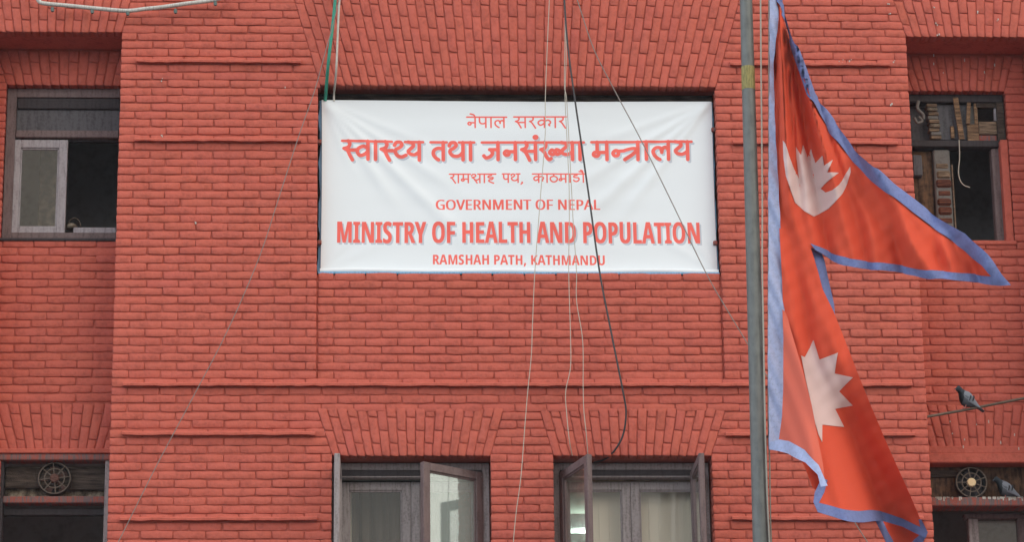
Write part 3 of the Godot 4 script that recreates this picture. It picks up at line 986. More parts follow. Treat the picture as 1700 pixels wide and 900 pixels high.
func build_fan(label: String, at: Vector3, r: float, hub_m: Material, turn: float, spokes: int) -> void:
	var f := thing("exhaust_fan", label, "fan", at, "exhaust fans over the lower niche openings")
	# housing: a short open drum
	var st := mb()
	var tf := Transform3D(Basis(Vector3(1, 0, 0), PI / 2), Vector3.ZERO)
	lathe(st, [[r * 0.90, -0.05], [r * 1.02, -0.05], [r * 1.06, 0.0], [r * 1.04, 0.018], [r * 0.97, 0.022], [r * 0.93, 0.01], [r * 0.90, -0.05]], 32, tf)
	part("housing", st.commit(), M.fan_black, f)
	var bk := mb()
	lathe(bk, [[0.0, -0.048], [r * 0.92, -0.048]], 28, tf)
	part("shutter", bk.commit(), M.dark, f)
	for i in 5:
		var bl := mb()
		var a := TAU * i / 5.0 + 0.4
		var pts := [Vector2(0.2, -0.12), Vector2(0.82, -0.3), Vector2(0.86, 0.26), Vector2(0.25, 0.16)]
		var q := []
		for p in pts:
			var w: Vector2 = (p * r).rotated(a)
			q.append(Vector3(w.x, w.y, -0.03 + p.y * 0.03))
		quad(bl, q[0], q[1], q[2], q[3], Vector3(0, 0, 1))
		part("blade", bl.commit(), M.fan_hub if hub_m == M.fan_hub else M.frame_dark, f)
	for rr in [0.62, 0.985]:
		part("grille_ring", ring_mesh(r * rr, 0.0052, 28, 0.018), M.fan_grille, f)
	for i in spokes:
		var a := turn + TAU * i / spokes
		part("grille_spoke", tube_mesh([Vector3(cos(a) * r * 0.24, sin(a) * r * 0.24, 0.02), Vector3(cos(a) * r, sin(a) * r, 0.018)], 0.0048, 6), M.fan_grille, f)
	var hb := mb()
	lathe(hb, [[0.0, 0.032], [r * 0.25, 0.030], [r * 0.30, 0.02], [r * 0.30, 0.0]], 20, tf)
	part("hub", hb.commit(), hub_m, f)

func pigeon(label: String, at: Vector3, turn: float, s: float, pitch: float) -> void:
	var g := thing("pigeon", label, "pigeon", at, "grey pigeons at the right niche")
	g.rotation = Vector3(0, turn, 0)
	# body faces -x; rings run beak to tail: [x, y, radius up, radius across]
	var rings := [[-0.150, 0.150, 0.002, 0.002], [-0.140, 0.155, 0.008, 0.007], [-0.128, 0.158, 0.020, 0.019], [-0.112, 0.158, 0.026, 0.024], [-0.098, 0.150, 0.030, 0.028], [-0.085, 0.134, 0.040, 0.037], [-0.070, 0.112, 0.052, 0.047], [-0.045, 0.094, 0.063, 0.056], [-0.010, 0.086, 0.065, 0.059], [0.030, 0.080, 0.058, 0.053], [0.070, 0.066, 0.038, 0.040], [0.105, 0.050, 0.020, 0.030], [0.150, 0.034, 0.009, 0.026], [0.205, 0.014, 0.006, 0.028], [0.222, 0.008, 0.002, 0.024]]
	var rot := Transform3D(Basis(Vector3(0, 0, 1), pitch) * Basis.from_scale(Vector3(0.78, 1.12, 1.14)), Vector3.ZERO)
	var st := mb()
	var sides := 14
	for i in rings.size() - 1:
		for k in sides:
			var q := []
			var qn := []
			for e in [[i, k], [i, k + 1], [i + 1, k + 1], [i + 1, k]]:
				var r: Array = rings[e[0]]
				var a: float = TAU * e[1] / sides
				q.append(rot * (Vector3(r[0], r[1] + sin(a) * r[2], cos(a) * r[3]) * s))
				qn.append((rot.basis * Vector3(0, sin(a) * r[3], cos(a) * r[2])).normalized())
			trin(st, q[0], q[1], q[2], qn[0], qn[1], qn[2])
			trin(st, q[0], q[2], q[3], qn[0], qn[2], qn[3])
	part("body", st.commit(), M.pigeon, g)
	# dark head and neck hood
	var hd := mb()
	for i in range(1, 7):
		for k in sides:
			var q := []
			var qn := []
			for e in [[i, k], [i, k + 1], [i + 1, k + 1], [i + 1, k]]:
				var r: Array = rings[e[0]]
				var a: float = TAU * e[1] / sides
				var gr: float = 0.0015 if e[0] < 7 else -0.001
				q.append(rot * (Vector3(r[0], r[1] + sin(a) * (r[2] + gr), cos(a) * (r[3] + gr)) * s))
				qn.append((rot.basis * Vector3(0, sin(a) * r[3], cos(a) * r[2])).normalized())
			trin(hd, q[0], q[1], q[2], qn[0], qn[1], qn[2])
			trin(hd, q[0], q[2], q[3], qn[0], qn[2], qn[3])
	part("head", hd.commit(), M.pigeon_dark, g)
	part("beak", tube_mesh([rot * (Vector3(-0.138, 0.156, 0) * s), rot * (Vector3(-0.162, 0.146, 0) * s)], [0.006 * s, 0.0015 * s], 6), M.pigeon_dark, g)
	for sd in [-1.0, 1.0]:
		var w := mb()
		var wr := [[-0.062, 0.105, 0.012, 0.004], [-0.045, 0.102, 0.034, 0.010], [-0.010, 0.094, 0.043, 0.012], [0.030, 0.082, 0.040, 0.011], [0.070, 0.066, 0.030, 0.009], [0.115, 0.046, 0.018, 0.006], [0.165, 0.030, 0.005, 0.003]]
		tail_loft(w, wr, sd, s, rot, 0.0)
		part("wing", w.commit(), M.pigeon_wing, g)
		for bx_ in [[0.022, 0.052], [0.062, 0.050]]:
			var bar := mb()
			var pa := [rot * (Vector3(bx_[0], 0.112, sd * 0.046) * s), rot * (Vector3(bx_[0] - 0.002, 0.088, sd * 0.0625) * s), rot * (Vector3(bx_[0] - 0.012, 0.060, sd * 0.0605) * s)]
			tube(bar, pa, [0.005 * s, 0.0075 * s, 0.005 * s], 6)
			part("wing_bar", bar.commit(), M.pigeon_bar, g)
		part("leg", tube_mesh([rot * (Vector3(-0.005, 0.045, sd * 0.02) * s), Vector3(-0.012, 0.002, sd * 0.022) * s], 0.0045 * s, 6), M.pink, g)
		var toes := mb()
		for t in [-0.5, 0.0, 0.5]:
			tube(toes, [Vector3(-0.012, 0.003, sd * 0.022) * s, Vector3(-0.036, 0.001, sd * 0.022 + t * 0.022) * s], 0.003 * s, 5)
		part("foot", toes.commit(), M.pink, g)

func tail_loft(st: SurfaceTool, wr: Array, sd: float, s: float, rot: Transform3D, _x: float) -> void:
	var sides := 10
	for i in wr.size() - 1:
		for k in sides:
			var q := []
			var qn := []
			for e in [[i, k], [i, k + 1], [i + 1, k + 1], [i + 1, k]]:
				var r: Array = wr[e[0]]
				var a: float = TAU * e[1] / sides
				var zc: float = sd * (0.046 - maxf(0.0, r[0] - 0.03) * 0.18)
				q.append(rot * (Vector3(r[0], r[1] + sin(a) * r[2], zc + cos(a) * r[3]) * s))
				qn.append((rot.basis * Vector3(0, sin(a) * r[3], cos(a) * r[2])).normalized())
			trin(st, q[0], q[1], q[2], qn[0], qn[1], qn[2])
			trin(st, q[0], q[2], q[3], qn[0], qn[2], qn[3])

# ------------------------------------------------------------------ banner
const BAN := [-1.463, 1.588, 9.232, 10.652]   # left, right, bottom, top
const BAN_Z := -0.085
const TW := 2048
const TH := 953
var ink := PackedFloat32Array()
var shade_ink := PackedFloat32Array()

func pen(buf: PackedFloat32Array, a: Vector2, b: Vector2, r: float) -> void:
	var x0 := maxi(0, int(minf(a.x, b.x) - r - 1))
	var x1 := mini(TW - 1, int(maxf(a.x, b.x) + r + 2))
	var y0 := maxi(0, int(minf(a.y, b.y) - r - 1))
	var y1 := mini(TH - 1, int(maxf(a.y, b.y) + r + 2))
	var d := b - a
	var l2 := maxf(d.length_squared(), 0.0001)
	for y in range(y0, y1 + 1):
		for x in range(x0, x1 + 1):
			var p := Vector2(x + 0.5, y + 0.5) - a
			var t := clampf(p.dot(d) / l2, 0.0, 1.0)
			var v := clampf(r + 0.5 - (p - d * t).length(), 0.0, 1.0)
			if v > buf[y * TW + x]:
				buf[y * TW + x] = v

# letter strokes of the Devanagari script: [width, [stroke, ...]], headline at y = 1, foot at y = 0
var DEVA := {
	"aa": [0.34, [[0.17, 1, 0.17, 0]]],
	"na": [0.74, [[0.56, 1, 0.56, 0], [0.56, 0.46, 0.26, 0.46], [0.28, 0.46, 0.16, 0.50, 0.08, 0.38, 0.14, 0.26, 0.26, 0.28, 0.28, 0.44]]],
	"n_": [0.46, [[0.50, 0.50, 0.26, 0.48], [0.28, 0.48, 0.16, 0.52, 0.06, 0.38, 0.12, 0.22, 0.25, 0.24, 0.28, 0.46]]],
	"pa": [0.72, [[0.54, 1, 0.54, 0], [0.12, 1, 0.12, 0.58, 0.20, 0.40, 0.36, 0.36, 0.54, 0.44]]],
	"la": [0.88, [[0.70, 1, 0.70, 0], [0.70, 0.54, 0.60, 0.68, 0.47, 0.60, 0.44, 0.40], [0.44, 0.44, 0.38, 0.64, 0.22, 0.66, 0.10, 0.48, 0.14, 0.24, 0.26, 0.08, 0.36, 0.00]]],
	"sa": [0.88, [[0.70, 1, 0.70, 0], [0.70, 0.48, 0.24, 0.48], [0.26, 1, 0.33, 0.84, 0.26, 0.66, 0.10, 0.58], [0.12, 0.58, 0.24, 0.46, 0.34, 0.24, 0.44, -0.04]]],
	"s_": [0.56, [[0.58, 0.50, 0.24, 0.50], [0.26, 1, 0.33, 0.84, 0.26, 0.66, 0.08, 0.58], [0.10, 0.58, 0.24, 0.46, 0.32, 0.24, 0.44, -0.04]]],
	"ra": [0.52, [[0.26, 1, 0.33, 0.84, 0.26, 0.66, 0.10, 0.58], [0.12, 0.58, 0.24, 0.44, 0.34, 0.22, 0.46, -0.06]]],
	"va": [0.72, [[0.56, 1, 0.56, 0], [0.56, 0.60, 0.36, 0.72, 0.14, 0.58, 0.10, 0.38, 0.22, 0.20, 0.42, 0.28, 0.56, 0.46]]],
	"ka": [1.00, [[0.50, 1, 0.50, 0], [0.50, 0.60, 0.34, 0.70, 0.14, 0.56, 0.12, 0.36, 0.24, 0.22, 0.40, 0.30, 0.50, 0.46], [0.50, 0.56, 0.70, 0.70, 0.86, 0.58, 0.86, 0.40, 0.76, 0.28, 0.82, 0.18]]],
	"tha": [0.92, [[0.74, 1, 0.74, 0], [0.10, 0.80, 0.18, 0.97, 0.36, 0.98, 0.42, 0.82, 0.30, 0.66, 0.16, 0.56, 0.14, 0.40, 0.26, 0.24, 0.46, 0.20, 0.62, 0.28, 0.74, 0.44]], [-0.02, 0.56]],
	"th_": [0.60, [[0.10, 0.80, 0.18, 0.97, 0.36, 0.98, 0.42, 0.82, 0.30, 0.66, 0.16, 0.56, 0.14, 0.40, 0.24, 0.22, 0.42, 0.16, 0.60, 0.26]], [-0.02, 0.56]],
	"ya": [0.74, [[0.58, 1, 0.58, 0], [0.10, 1, 0.28, 0.94, 0.32, 0.78, 0.18, 0.60, 0.10, 0.48, 0.18, 0.34, 0.38, 0.30, 0.58, 0.46]]],
	"ta": [0.76, [[0.58, 1, 0.58, 0], [0.58, 0.60, 0.36, 0.66, 0.16, 0.54, 0.12, 0.32, 0.22, 0.12, 0.36, 0.00]]],
	"ja": [0.90, [[0.70, 1, 0.70, 0], [0.70, 0.58, 0.34, 0.58], [0.40, 0.58, 0.46, 0.36, 0.36, 0.18, 0.18, 0.10, 0.08, 0.22]]],
	"kh_": [0.86, [[0.22, 1, 0.28, 0.84, 0.22, 0.66, 0.06, 0.58], [0.08, 0.58, 0.20, 0.44, 0.28, 0.20, 0.40, 0.00, 0.50, 0.06], [0.88, 0.52, 0.74, 0.58, 0.68, 0.40, 0.56, 0.28, 0.44, 0.40, 0.54, 0.56, 0.68, 0.44, 0.76, 0.30, 0.88, 0.36]]],
	"ma": [0.78, [[0.60, 1, 0.60, 0], [0.60, 0.42, 0.24, 0.42], [0.22, 1, 0.22, 0.42], [0.22, 0.44, 0.10, 0.40, 0.08, 0.26, 0.20, 0.20, 0.28, 0.30, 0.24, 0.44]]],
	"tra": [0.74, [[0.58, 1, 0.58, 0], [0.58, 0.58, 0.36, 0.62, 0.06, 0.52], [0.54, 0.52, 0.36, 0.28, 0.06, 0.00]]],
	"sha": [0.90, [[0.72, 1, 0.72, 0], [0.08, 0.80, 0.16, 0.96, 0.34, 0.96, 0.40, 0.80, 0.30, 0.66, 0.12, 0.60], [0.14, 0.60, 0.28, 0.44, 0.40, 0.20, 0.50, -0.04], [0.32, 0.32, 0.50, 0.30, 0.72, 0.48]], [-0.02, 0.56]],
	"ha": [0.72, [[0.38, 1, 0.38, 0.84, 0.20, 0.78, 0.12, 0.64, 0.28, 0.56, 0.50, 0.58, 0.44, 0.38, 0.24, 0.34, 0.18, 0.18, 0.34, 0.04, 0.54, -0.08]]],
	"ttha": [0.74, [[0.38, 1, 0.38, 0.74], [0.38, 0.74, 0.14, 0.60, 0.10, 0.32, 0.26, 0.08, 0.50, 0.08, 0.66, 0.32, 0.60, 0.60, 0.38, 0.74]]],
	"dda": [0.72, [[0.38, 1, 0.38, 0.84, 0.18, 0.80, 0.14, 0.62, 0.32, 0.56, 0.52, 0.50, 0.54, 0.26, 0.36, 0.08, 0.18, 0.14, 0.12, 0.26]]],
	"au": [0.36, [[0.18, 1, 0.18, 0], [0.18, 1, 0.08, 1.24, -0.14, 1.30], [0.18, 1, 0.12, 1.36, -0.02, 1.46]]],
	"e": [0.0, [[-0.18, 1, -0.28, 1.22, -0.50, 1.30]]],
	"dot": [0.0, [[-0.18, 1.30, -0.16, 1.30]]],
	"comma": [0.2, [[0.10, 0.02, 0.12, -0.06, 0.04, -0.20]]],
}

func ban_tex(p: Vector2) -> Vector2:
	return Vector2((p.x - BAN[0]) / (BAN[1] - BAN[0]) * TW, (BAN[3] - p.y) / (BAN[3] - BAN[2]) * TH)

# one word: left end of its headline, right end, and the height of headline over foot, in metres on the banner
func deva(word: Array, head_l: Vector2, head_r: Vector2, foot: float, w_pen: float, w_head: float, line: bool, shadow: Vector2) -> void:
	var total := 0.0
	for g in word:
		total += DEVA[g][0]
	var a := ban_tex(head_l)
	var b := ban_tex(head_r)
	var h := ban_tex(Vector2(0, foot)).y - (a.y + b.y) * 0.5
	var sx := (b.x - a.x) / total
	var k := (TW / (BAN[1] - BAN[0]))
	var segs := []
	var x := 0.0
	for g in word:
		for s in DEVA[g][1]:
			var pts := []
			for i in s.size() / 2:
				var px: float = x + s[i * 2]
				pts.append(Vector2(a.x + px * sx, lerpf(a.y, b.y, px / total) + (1.0 - s[i * 2 + 1]) * h))
			if pts.size() > 2:
				pts = smooth(pts, 5)
			for i in pts.size() - 1:
				segs.append([pts[i], pts[i + 1], w_pen * k * 0.5 * (1.5 if g == "dot" else 1.0)])
		x += DEVA[g][0]
	if line:
		var from := 0.0
		x = 0.0
		for g in word:
			if DEVA[g].size() > 2:
				var to: float = x + DEVA[g][2][0]
				if to - from > 0.1:
					segs.append([a.lerp(b, from / total), a.lerp(b, to / total), w_head * k * 0.5])
				from = x + DEVA[g][2][1]
			x += DEVA[g][0]
		segs.append([a.lerp(b, from / total), b, w_head * k * 0.5])
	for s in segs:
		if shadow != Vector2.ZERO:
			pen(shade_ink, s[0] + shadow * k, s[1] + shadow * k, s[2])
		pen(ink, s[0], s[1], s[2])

func fill_tri(buf: PackedFloat32Array, a: Vector2, b: Vector2, c: Vector2) -> void:
	var y0 := maxi(0, int(floor(minf(a.y, minf(b.y, c.y)))))
	var y1 := mini(TH - 1, int(ceil(maxf(a.y, maxf(b.y, c.y)))))
	for y in range(y0, y1 + 1):
		for sub in 4:
			var yy := y + (sub + 0.5) / 4.0
			var lo := 1e9
			var hi := -1e9
			for e in [[a, b], [b, c], [c, a]]:
				var p: Vector2 = e[0]
				var q: Vector2 = e[1]
				if (p.y <= yy) != (q.y <= yy):
					var xx := p.x + (yy - p.y) / (q.y - p.y) * (q.x - p.x)
					lo = minf(lo, xx)
					hi = maxf(hi, xx)
			if hi <= lo:
				continue
			for x in range(maxi(0, int(lo)), mini(TW - 1, int(hi)) + 1):
				var cov := clampf(minf(hi, x + 1.0) - maxf(lo, x), 0.0, 1.0)
				buf[y * TW + x] = minf(1.0, buf[y * TW + x] + cov * 0.25)

func roman(text: String, l: Vector2, r: Vector2, cap: float, bold: int, grow: float, shadow: Vector2) -> void:
	# l, r: foot of the first and end of the last letter; cap: height of the capitals, in metres
	var f := SystemFont.new()
	f.font_names = PackedStringArray(["Droid Sans"])
	f.font_weight = bold
	var tm := TextMesh.new()
	tm.font = f
	tm.text = text
	tm.font_size = 64
	tm.pixel_size = 0.01
	tm.depth = 0.0
	tm.curve_step = 1.0
	var arr := tm.get_mesh_arrays()
	var vs: PackedVector3Array = arr[Mesh.ARRAY_VERTEX]
	var ix = arr[Mesh.ARRAY_INDEX]
	var lo := Vector2(1e9, 1e9)
	var hi := Vector2(-1e9, -1e9)
	for v in vs:
		lo = lo.min(Vector2(v.x, v.y))
		hi = hi.max(Vector2(v.x, v.y))
	# the capitals' foot: letters only, commas hang below
	var cm := TextMesh.new()
	cm.font = f
	cm.text = "H"
	cm.font_size = 64
	cm.pixel_size = 0.01
	cm.depth = 0.0
	var ch: PackedVector3Array = cm.get_mesh_arrays()[Mesh.ARRAY_VERTEX]
	var c0 := 1e9
	var c1 := -1e9
	for v in ch:
		c0 = minf(c0, v.y)
		c1 = maxf(c1, v.y)
	var a := ban_tex(l)
	var b := ban_tex(r)
	var k := TW / (BAN[1] - BAN[0])
	var map := func(v: Vector3, off: Vector2) -> Vector2:
		var u := (v.x - lo.x) / (hi.x - lo.x)
		return a.lerp(b, u) + Vector2(0, -(v.y - c0) / (c1 - c0) * cap * k) + off
	var n: int = ix.size() if ix != null else vs.size()
	var layers := [[ink, Vector2.ZERO]]
	if shadow != Vector2.ZERO:
		layers.append([shade_ink, shadow * k])
	for layer_i in layers.size():
		var off: Vector2 = layers[layer_i][1]
		var offs := [off]
		if grow > 0.0:
			offs = [off + Vector2(-grow, 0), off + Vector2(grow, 0)]
		for o in offs:
			for i in n / 3:
				var t := []
				for q in 3:
					var id: int = ix[i * 3 + q] if ix != null else i * 3 + q
					t.append(map.call(vs[id], o))
				if layer_i == 0:
					fill_tri(ink, t[0], t[1], t[2])
				else:
					fill_tri(shade_ink, t[0], t[1], t[2])

func banner_texture() -> ImageTexture:
	ink.resize(TW * TH)
	shade_ink.resize(TW * TH)
	var z2 := Vector2.ZERO
	var sh := Vector2(0.013, 0.015)
	deva(["na", "e", "pa", "aa", "la"], PackedVector2Array([Vector2(-0.334, 10.519)])[0], PackedVector2Array([Vector2(-0.023, 10.520)])[0], 10.432, 0.0125, 0.0125, true, z2)
	deva(["sa", "ra", "ka", "aa", "ra"], PackedVector2Array([Vector2(0.034, 10.522)])[0], PackedVector2Array([Vector2(0.444, 10.524)])[0], 10.434, 0.0125, 0.0125, true, z2)
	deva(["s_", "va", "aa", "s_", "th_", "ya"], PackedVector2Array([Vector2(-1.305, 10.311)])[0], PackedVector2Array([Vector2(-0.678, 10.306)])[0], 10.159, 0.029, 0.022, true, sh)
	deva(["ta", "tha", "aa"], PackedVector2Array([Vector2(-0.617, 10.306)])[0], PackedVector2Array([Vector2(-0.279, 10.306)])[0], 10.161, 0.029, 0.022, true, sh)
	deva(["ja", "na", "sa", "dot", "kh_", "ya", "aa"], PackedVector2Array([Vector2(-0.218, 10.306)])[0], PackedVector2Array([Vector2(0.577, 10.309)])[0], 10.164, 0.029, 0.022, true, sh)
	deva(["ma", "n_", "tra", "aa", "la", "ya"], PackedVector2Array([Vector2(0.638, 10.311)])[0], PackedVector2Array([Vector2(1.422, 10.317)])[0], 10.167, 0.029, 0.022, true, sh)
	deva(["ra", "aa", "ma", "sha", "aa", "ha"], PackedVector2Array([Vector2(-0.473, 10.041)])[0], PackedVector2Array([Vector2(-0.113, 10.042)])[0], 9.972, 0.0115, 0.0115, true, z2)
	deva(["pa", "tha"], PackedVector2Array([Vector2(-0.061, 10.043)])[0], PackedVector2Array([Vector2(0.075, 10.043)])[0], 9.974, 0.0115, 0.0115, true, z2)
	deva(["comma"], PackedVector2Array([Vector2(0.079, 10.043)])[0], PackedVector2Array([Vector2(0.103, 10.043)])[0], 9.974, 0.0115, 0.0115, false, z2)
	deva(["ka", "aa", "ttha", "ma", "aa", "dda", "au"], PackedVector2Array([Vector2(0.173, 10.043)])[0], PackedVector2Array([Vector2(0.586, 10.045)])[0], 9.975, 0.0115, 0.0115, true, z2)
	roman("GOVERNMENT OF NEPAL", PackedVector2Array([Vector2(-0.577, 9.746)])[0], PackedVector2Array([Vector2(0.692, 9.748)])[0], 0.083, 400, 2.2, z2)
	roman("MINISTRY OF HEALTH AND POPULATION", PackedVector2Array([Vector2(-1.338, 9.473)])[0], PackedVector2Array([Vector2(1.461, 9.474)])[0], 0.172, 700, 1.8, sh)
	roman("RAMSHAH PATH, KATHMANDU", PackedVector2Array([Vector2(-0.602, 9.299)])[0], PackedVector2Array([Vector2(0.720, 9.294)])[0], 0.079, 700, 0.4, z2)
	var white := Color(0.79, 0.835, 0.855).linear_to_srgb()
	var grey := Color(0.52, 0.57, 0.63).linear_to_srgb()
	var red := Color(0.88, 0.150, 0.120).linear_to_srgb()
	var out := PackedByteArray()
	out.resize(TW * TH * 3)
	var wr := int(white.r * 255)
	var wg := int(white.g * 255)
	var wb := int(white.b * 255)
	for i in TW * TH:
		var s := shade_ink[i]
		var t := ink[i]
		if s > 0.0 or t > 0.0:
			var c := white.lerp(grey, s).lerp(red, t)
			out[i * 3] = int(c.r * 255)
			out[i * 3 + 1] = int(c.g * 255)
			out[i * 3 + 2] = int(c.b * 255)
		else:
			out[i * 3] = wr
			out[i * 3 + 1] = wg
			out[i * 3 + 2] = wb
	return tex(Image.create_from_data(TW, TH, false, Image.FORMAT_RGB8, out))

# creases of the sheet: soft ridges running from the tied corners
func ban_z(x: float, y: float) -> float:
	var z := 0.0
	for c in [[BAN[0], BAN[3], 1.0, [[-0.62, 1.6, 0.010, 0.045], [-0.80, 2.2, 0.014, 0.06], [-0.98, 1.3, 0.012, 0.05], [-0.42, 1.2, 0.006, 0.04], [-1.18, 0.8, 0.007, 0.04]]], [BAN[1], BAN[3], -1.0, [[-0.58, 1.7, 0.013, 0.05], [-0.76, 2.0, 0.014, 0.055], [-0.92, 1.5, 0.011, 0.045], [-0.36, 1.2, 0.008, 0.04]]], [BAN[0], BAN[2], 1.0, [[0.9, 0.5, 0.006, 0.04], [0.5, 0.7, 0.005, 0.05]]], [BAN[1], BAN[2], -1.0, [[1.0, 0.7, 0.007, 0.05], [0.6, 0.8, 0.006, 0.05]]]]:
		var d := Vector2((x - c[0]) * c[2], y - c[1])
		for w in c[3]:
			var dir := Vector2(cos(w[0]), sin(w[0]))
			var along := d.dot(dir)
			var off := d.x * dir.y - d.y * dir.x
			var width: float = w[3] * (0.35 + 0.9 * clampf(along / w[1], 0.0, 1.2))
			var fade := smoothstep(0.0, 0.12, along) * (1.0 - smoothstep(w[1] * 0.5, w[1], along))
			z += 0.7 * w[2] * exp(-off * off / (width * width)) * fade
	z += 0.004 * sin(y * 34.0 + 0.6 * sin(x * 2.1)) * exp(-pow((x - 0.1) * 0.9, 2.0)) * 0.25
	z += 0.006 * sin(x * 3.1 + 1.0) * sin((y - 9.2) * 2.4)
	return z

func build_banner() -> void:
	var b := thing("banner", "wide white vinyl banner with red Nepali and English lettering tied into the wall recess", "banner")
	var st := mb()
	var nx := 150
	var ny := 72
	var pos := func(i: int, j: int) -> Vector3:
		var x := lerpf(BAN[0], BAN[1], float(i) / nx)
		var y := lerpf(BAN[2], BAN[3], float(j) / ny)
		# sides drawn in slightly between the ties
		var s := (x - BAN[0]) / (BAN[1] - BAN[0])
		x += (0.5 - s) * 0.010 * sin(PI * float(j) / ny)
		y += -0.006 * sin(PI * s) * (float(j) / ny)
		return Vector3(x, y, BAN_Z + ban_z(x, y))
	var nor := func(i: int, j: int) -> Vector3:
		var a: Vector3 = pos.call(i + 1, j) - pos.call(i - 1, j)
		var c: Vector3 = pos.call(i, j + 1) - pos.call(i, j - 1)
		return a.cross(c).normalized()
	var grid := []
	for j in ny + 1:
		for i in nx + 1:
			grid.append([pos.call(i, j), nor.call(i, j), Vector2(float(i) / nx, 1.0 - float(j) / ny)])
	for j in ny:
		for i in nx:
			var q := [grid[j * (nx + 1) + i], grid[j * (nx + 1) + i + 1], grid[(j + 1) * (nx + 1) + i + 1], grid[(j + 1) * (nx + 1) + i]]
			for t in [[0, 2, 1], [0, 3, 2]]:
				for k in t:
					st.set_normal(q[k][1])
					st.set_uv(q[k][2])
					st.add_vertex(q[k][0])
	var m := StandardMaterial3D.new()
	m.albedo_texture = banner_texture()
	m.roughness = 0.55
	m.metallic_specular = 0.3
	m.cull_mode = BaseMaterial3D.CULL_DISABLED
	part("sheet", st.commit(), m, b)
	# blue margins folded over the timber at the sides
	for s in [-1, 1]:
		var e := mb()
		var n := 22
		for i in n:
			var q := []
			for k in [i, i + 1]:
				var t := float(k) / n
				var y := lerpf(BAN[2] - 0.01, BAN[3], t)
				var xe: float = (BAN[0] + 0.006 * sin(PI * t) if s < 0 else BAN[1] - 0.005 * sin(PI * t))
				var wd := 0.020 + 0.006 * sin(t * 23.0) + 0.004 * sin(t * 51.0)
				q.append([Vector3(xe - s * 0.006, y, BAN_Z - 0.004), Vector3(xe + s * (wd if s < 0 else wd * 0.55), y, BAN_Z - 0.02)])
			quad(e, q[0][0], q[0][1], q[1][1], q[1][0], Vector3(0.3 * s, 0, 1).normalized())
			quad(e, q[0][0] - Vector3(0, 0, 0.003), q[0][1] - Vector3(0, 0, 0.003), q[1][1] - Vector3(0, 0, 0.003), q[1][0] - Vector3(0, 0, 0.003), Vector3(0, 0, -1))
		part("blue_margin", e.commit(), M.blue_tarp, b)
	# rolled foot of the sheet over a blue lath
	var roll := []
	for i in 31:
		var t := i / 30.0
		roll.append(Vector3(lerpf(BAN[0] - 0.004, BAN[1] + 0.004, t), BAN[2] + 0.002 + 0.004 * sin(t * 17.0), BAN_Z + 0.022 + 0.003 * sin(t * 9.0)))
	part("rolled_hem", tube_mesh(roll, 0.021, 10), M.banner_back, b)
	part("blue_lath", box_mesh(Vector3(BAN[0] - 0.02, BAN[2] - 0.028, BAN_Z - 0.03), Vector3(BAN[1] + 0.01, BAN[2] - 0.010, BAN_Z + 0.052), 0.003), M.blue_tarp, b)
	# timber frame behind the sheet
	var fr := mb()
	box(fr, Vector3(BAN[0] - 0.015, BAN[2], -0.19), Vector3(BAN[0] + 0.03, BAN[3], BAN_Z - 0.03), 0.004)
	box(fr, Vector3(BAN[1] - 0.03, BAN[2], -0.19), Vector3(BAN[1] + 0.010, BAN[3], BAN_Z - 0.03), 0.004)
	box(fr, Vector3(BAN[0] + 0.03, BAN[3] - 0.05, -0.19), Vector3(BAN[1] - 0.03, BAN[3] - 0.004, BAN_Z - 0.03), 0.004)
	box(fr, Vector3(BAN[0] + 0.03, BAN[2], -0.19), Vector3(BAN[1] - 0.03, BAN[2] + 0.045, BAN_Z - 0.03), 0.004)
	part("timber_frame", fr.commit(), M.frame_dark, b)
	for q in [Vector3(-1.478, 10.299, -0.070), Vector3(-1.472, 9.472, -0.070), Vector3(1.593, 10.413, -0.070), Vector3(1.577, 9.475, -0.070)]:
		part("nail_block", box_mesh(q + Vector3(-0.016, -0.016, -0.05), q + Vector3(0.016, 0.014, 0.012), 0.004), M.worn_red, b)

# ------------------------------------------------------------------ flag and pole
const FLAG_Z := 3.05
const BELLY := Vector3(-0.156, -0.341, 1.0)   # the wind pushes the cloth out and down

func bump(d: float, w: float) -> float:
	return exp(-d * d / (w * w))

# distance of a point from a line, positive to its right when walking from a to b
func side(p: Vector2, a: Vector2, b: Vector2) -> float:
	var d := (b - a).normalized()
	return (p - a).dot(Vector2(-d.y, d.x))

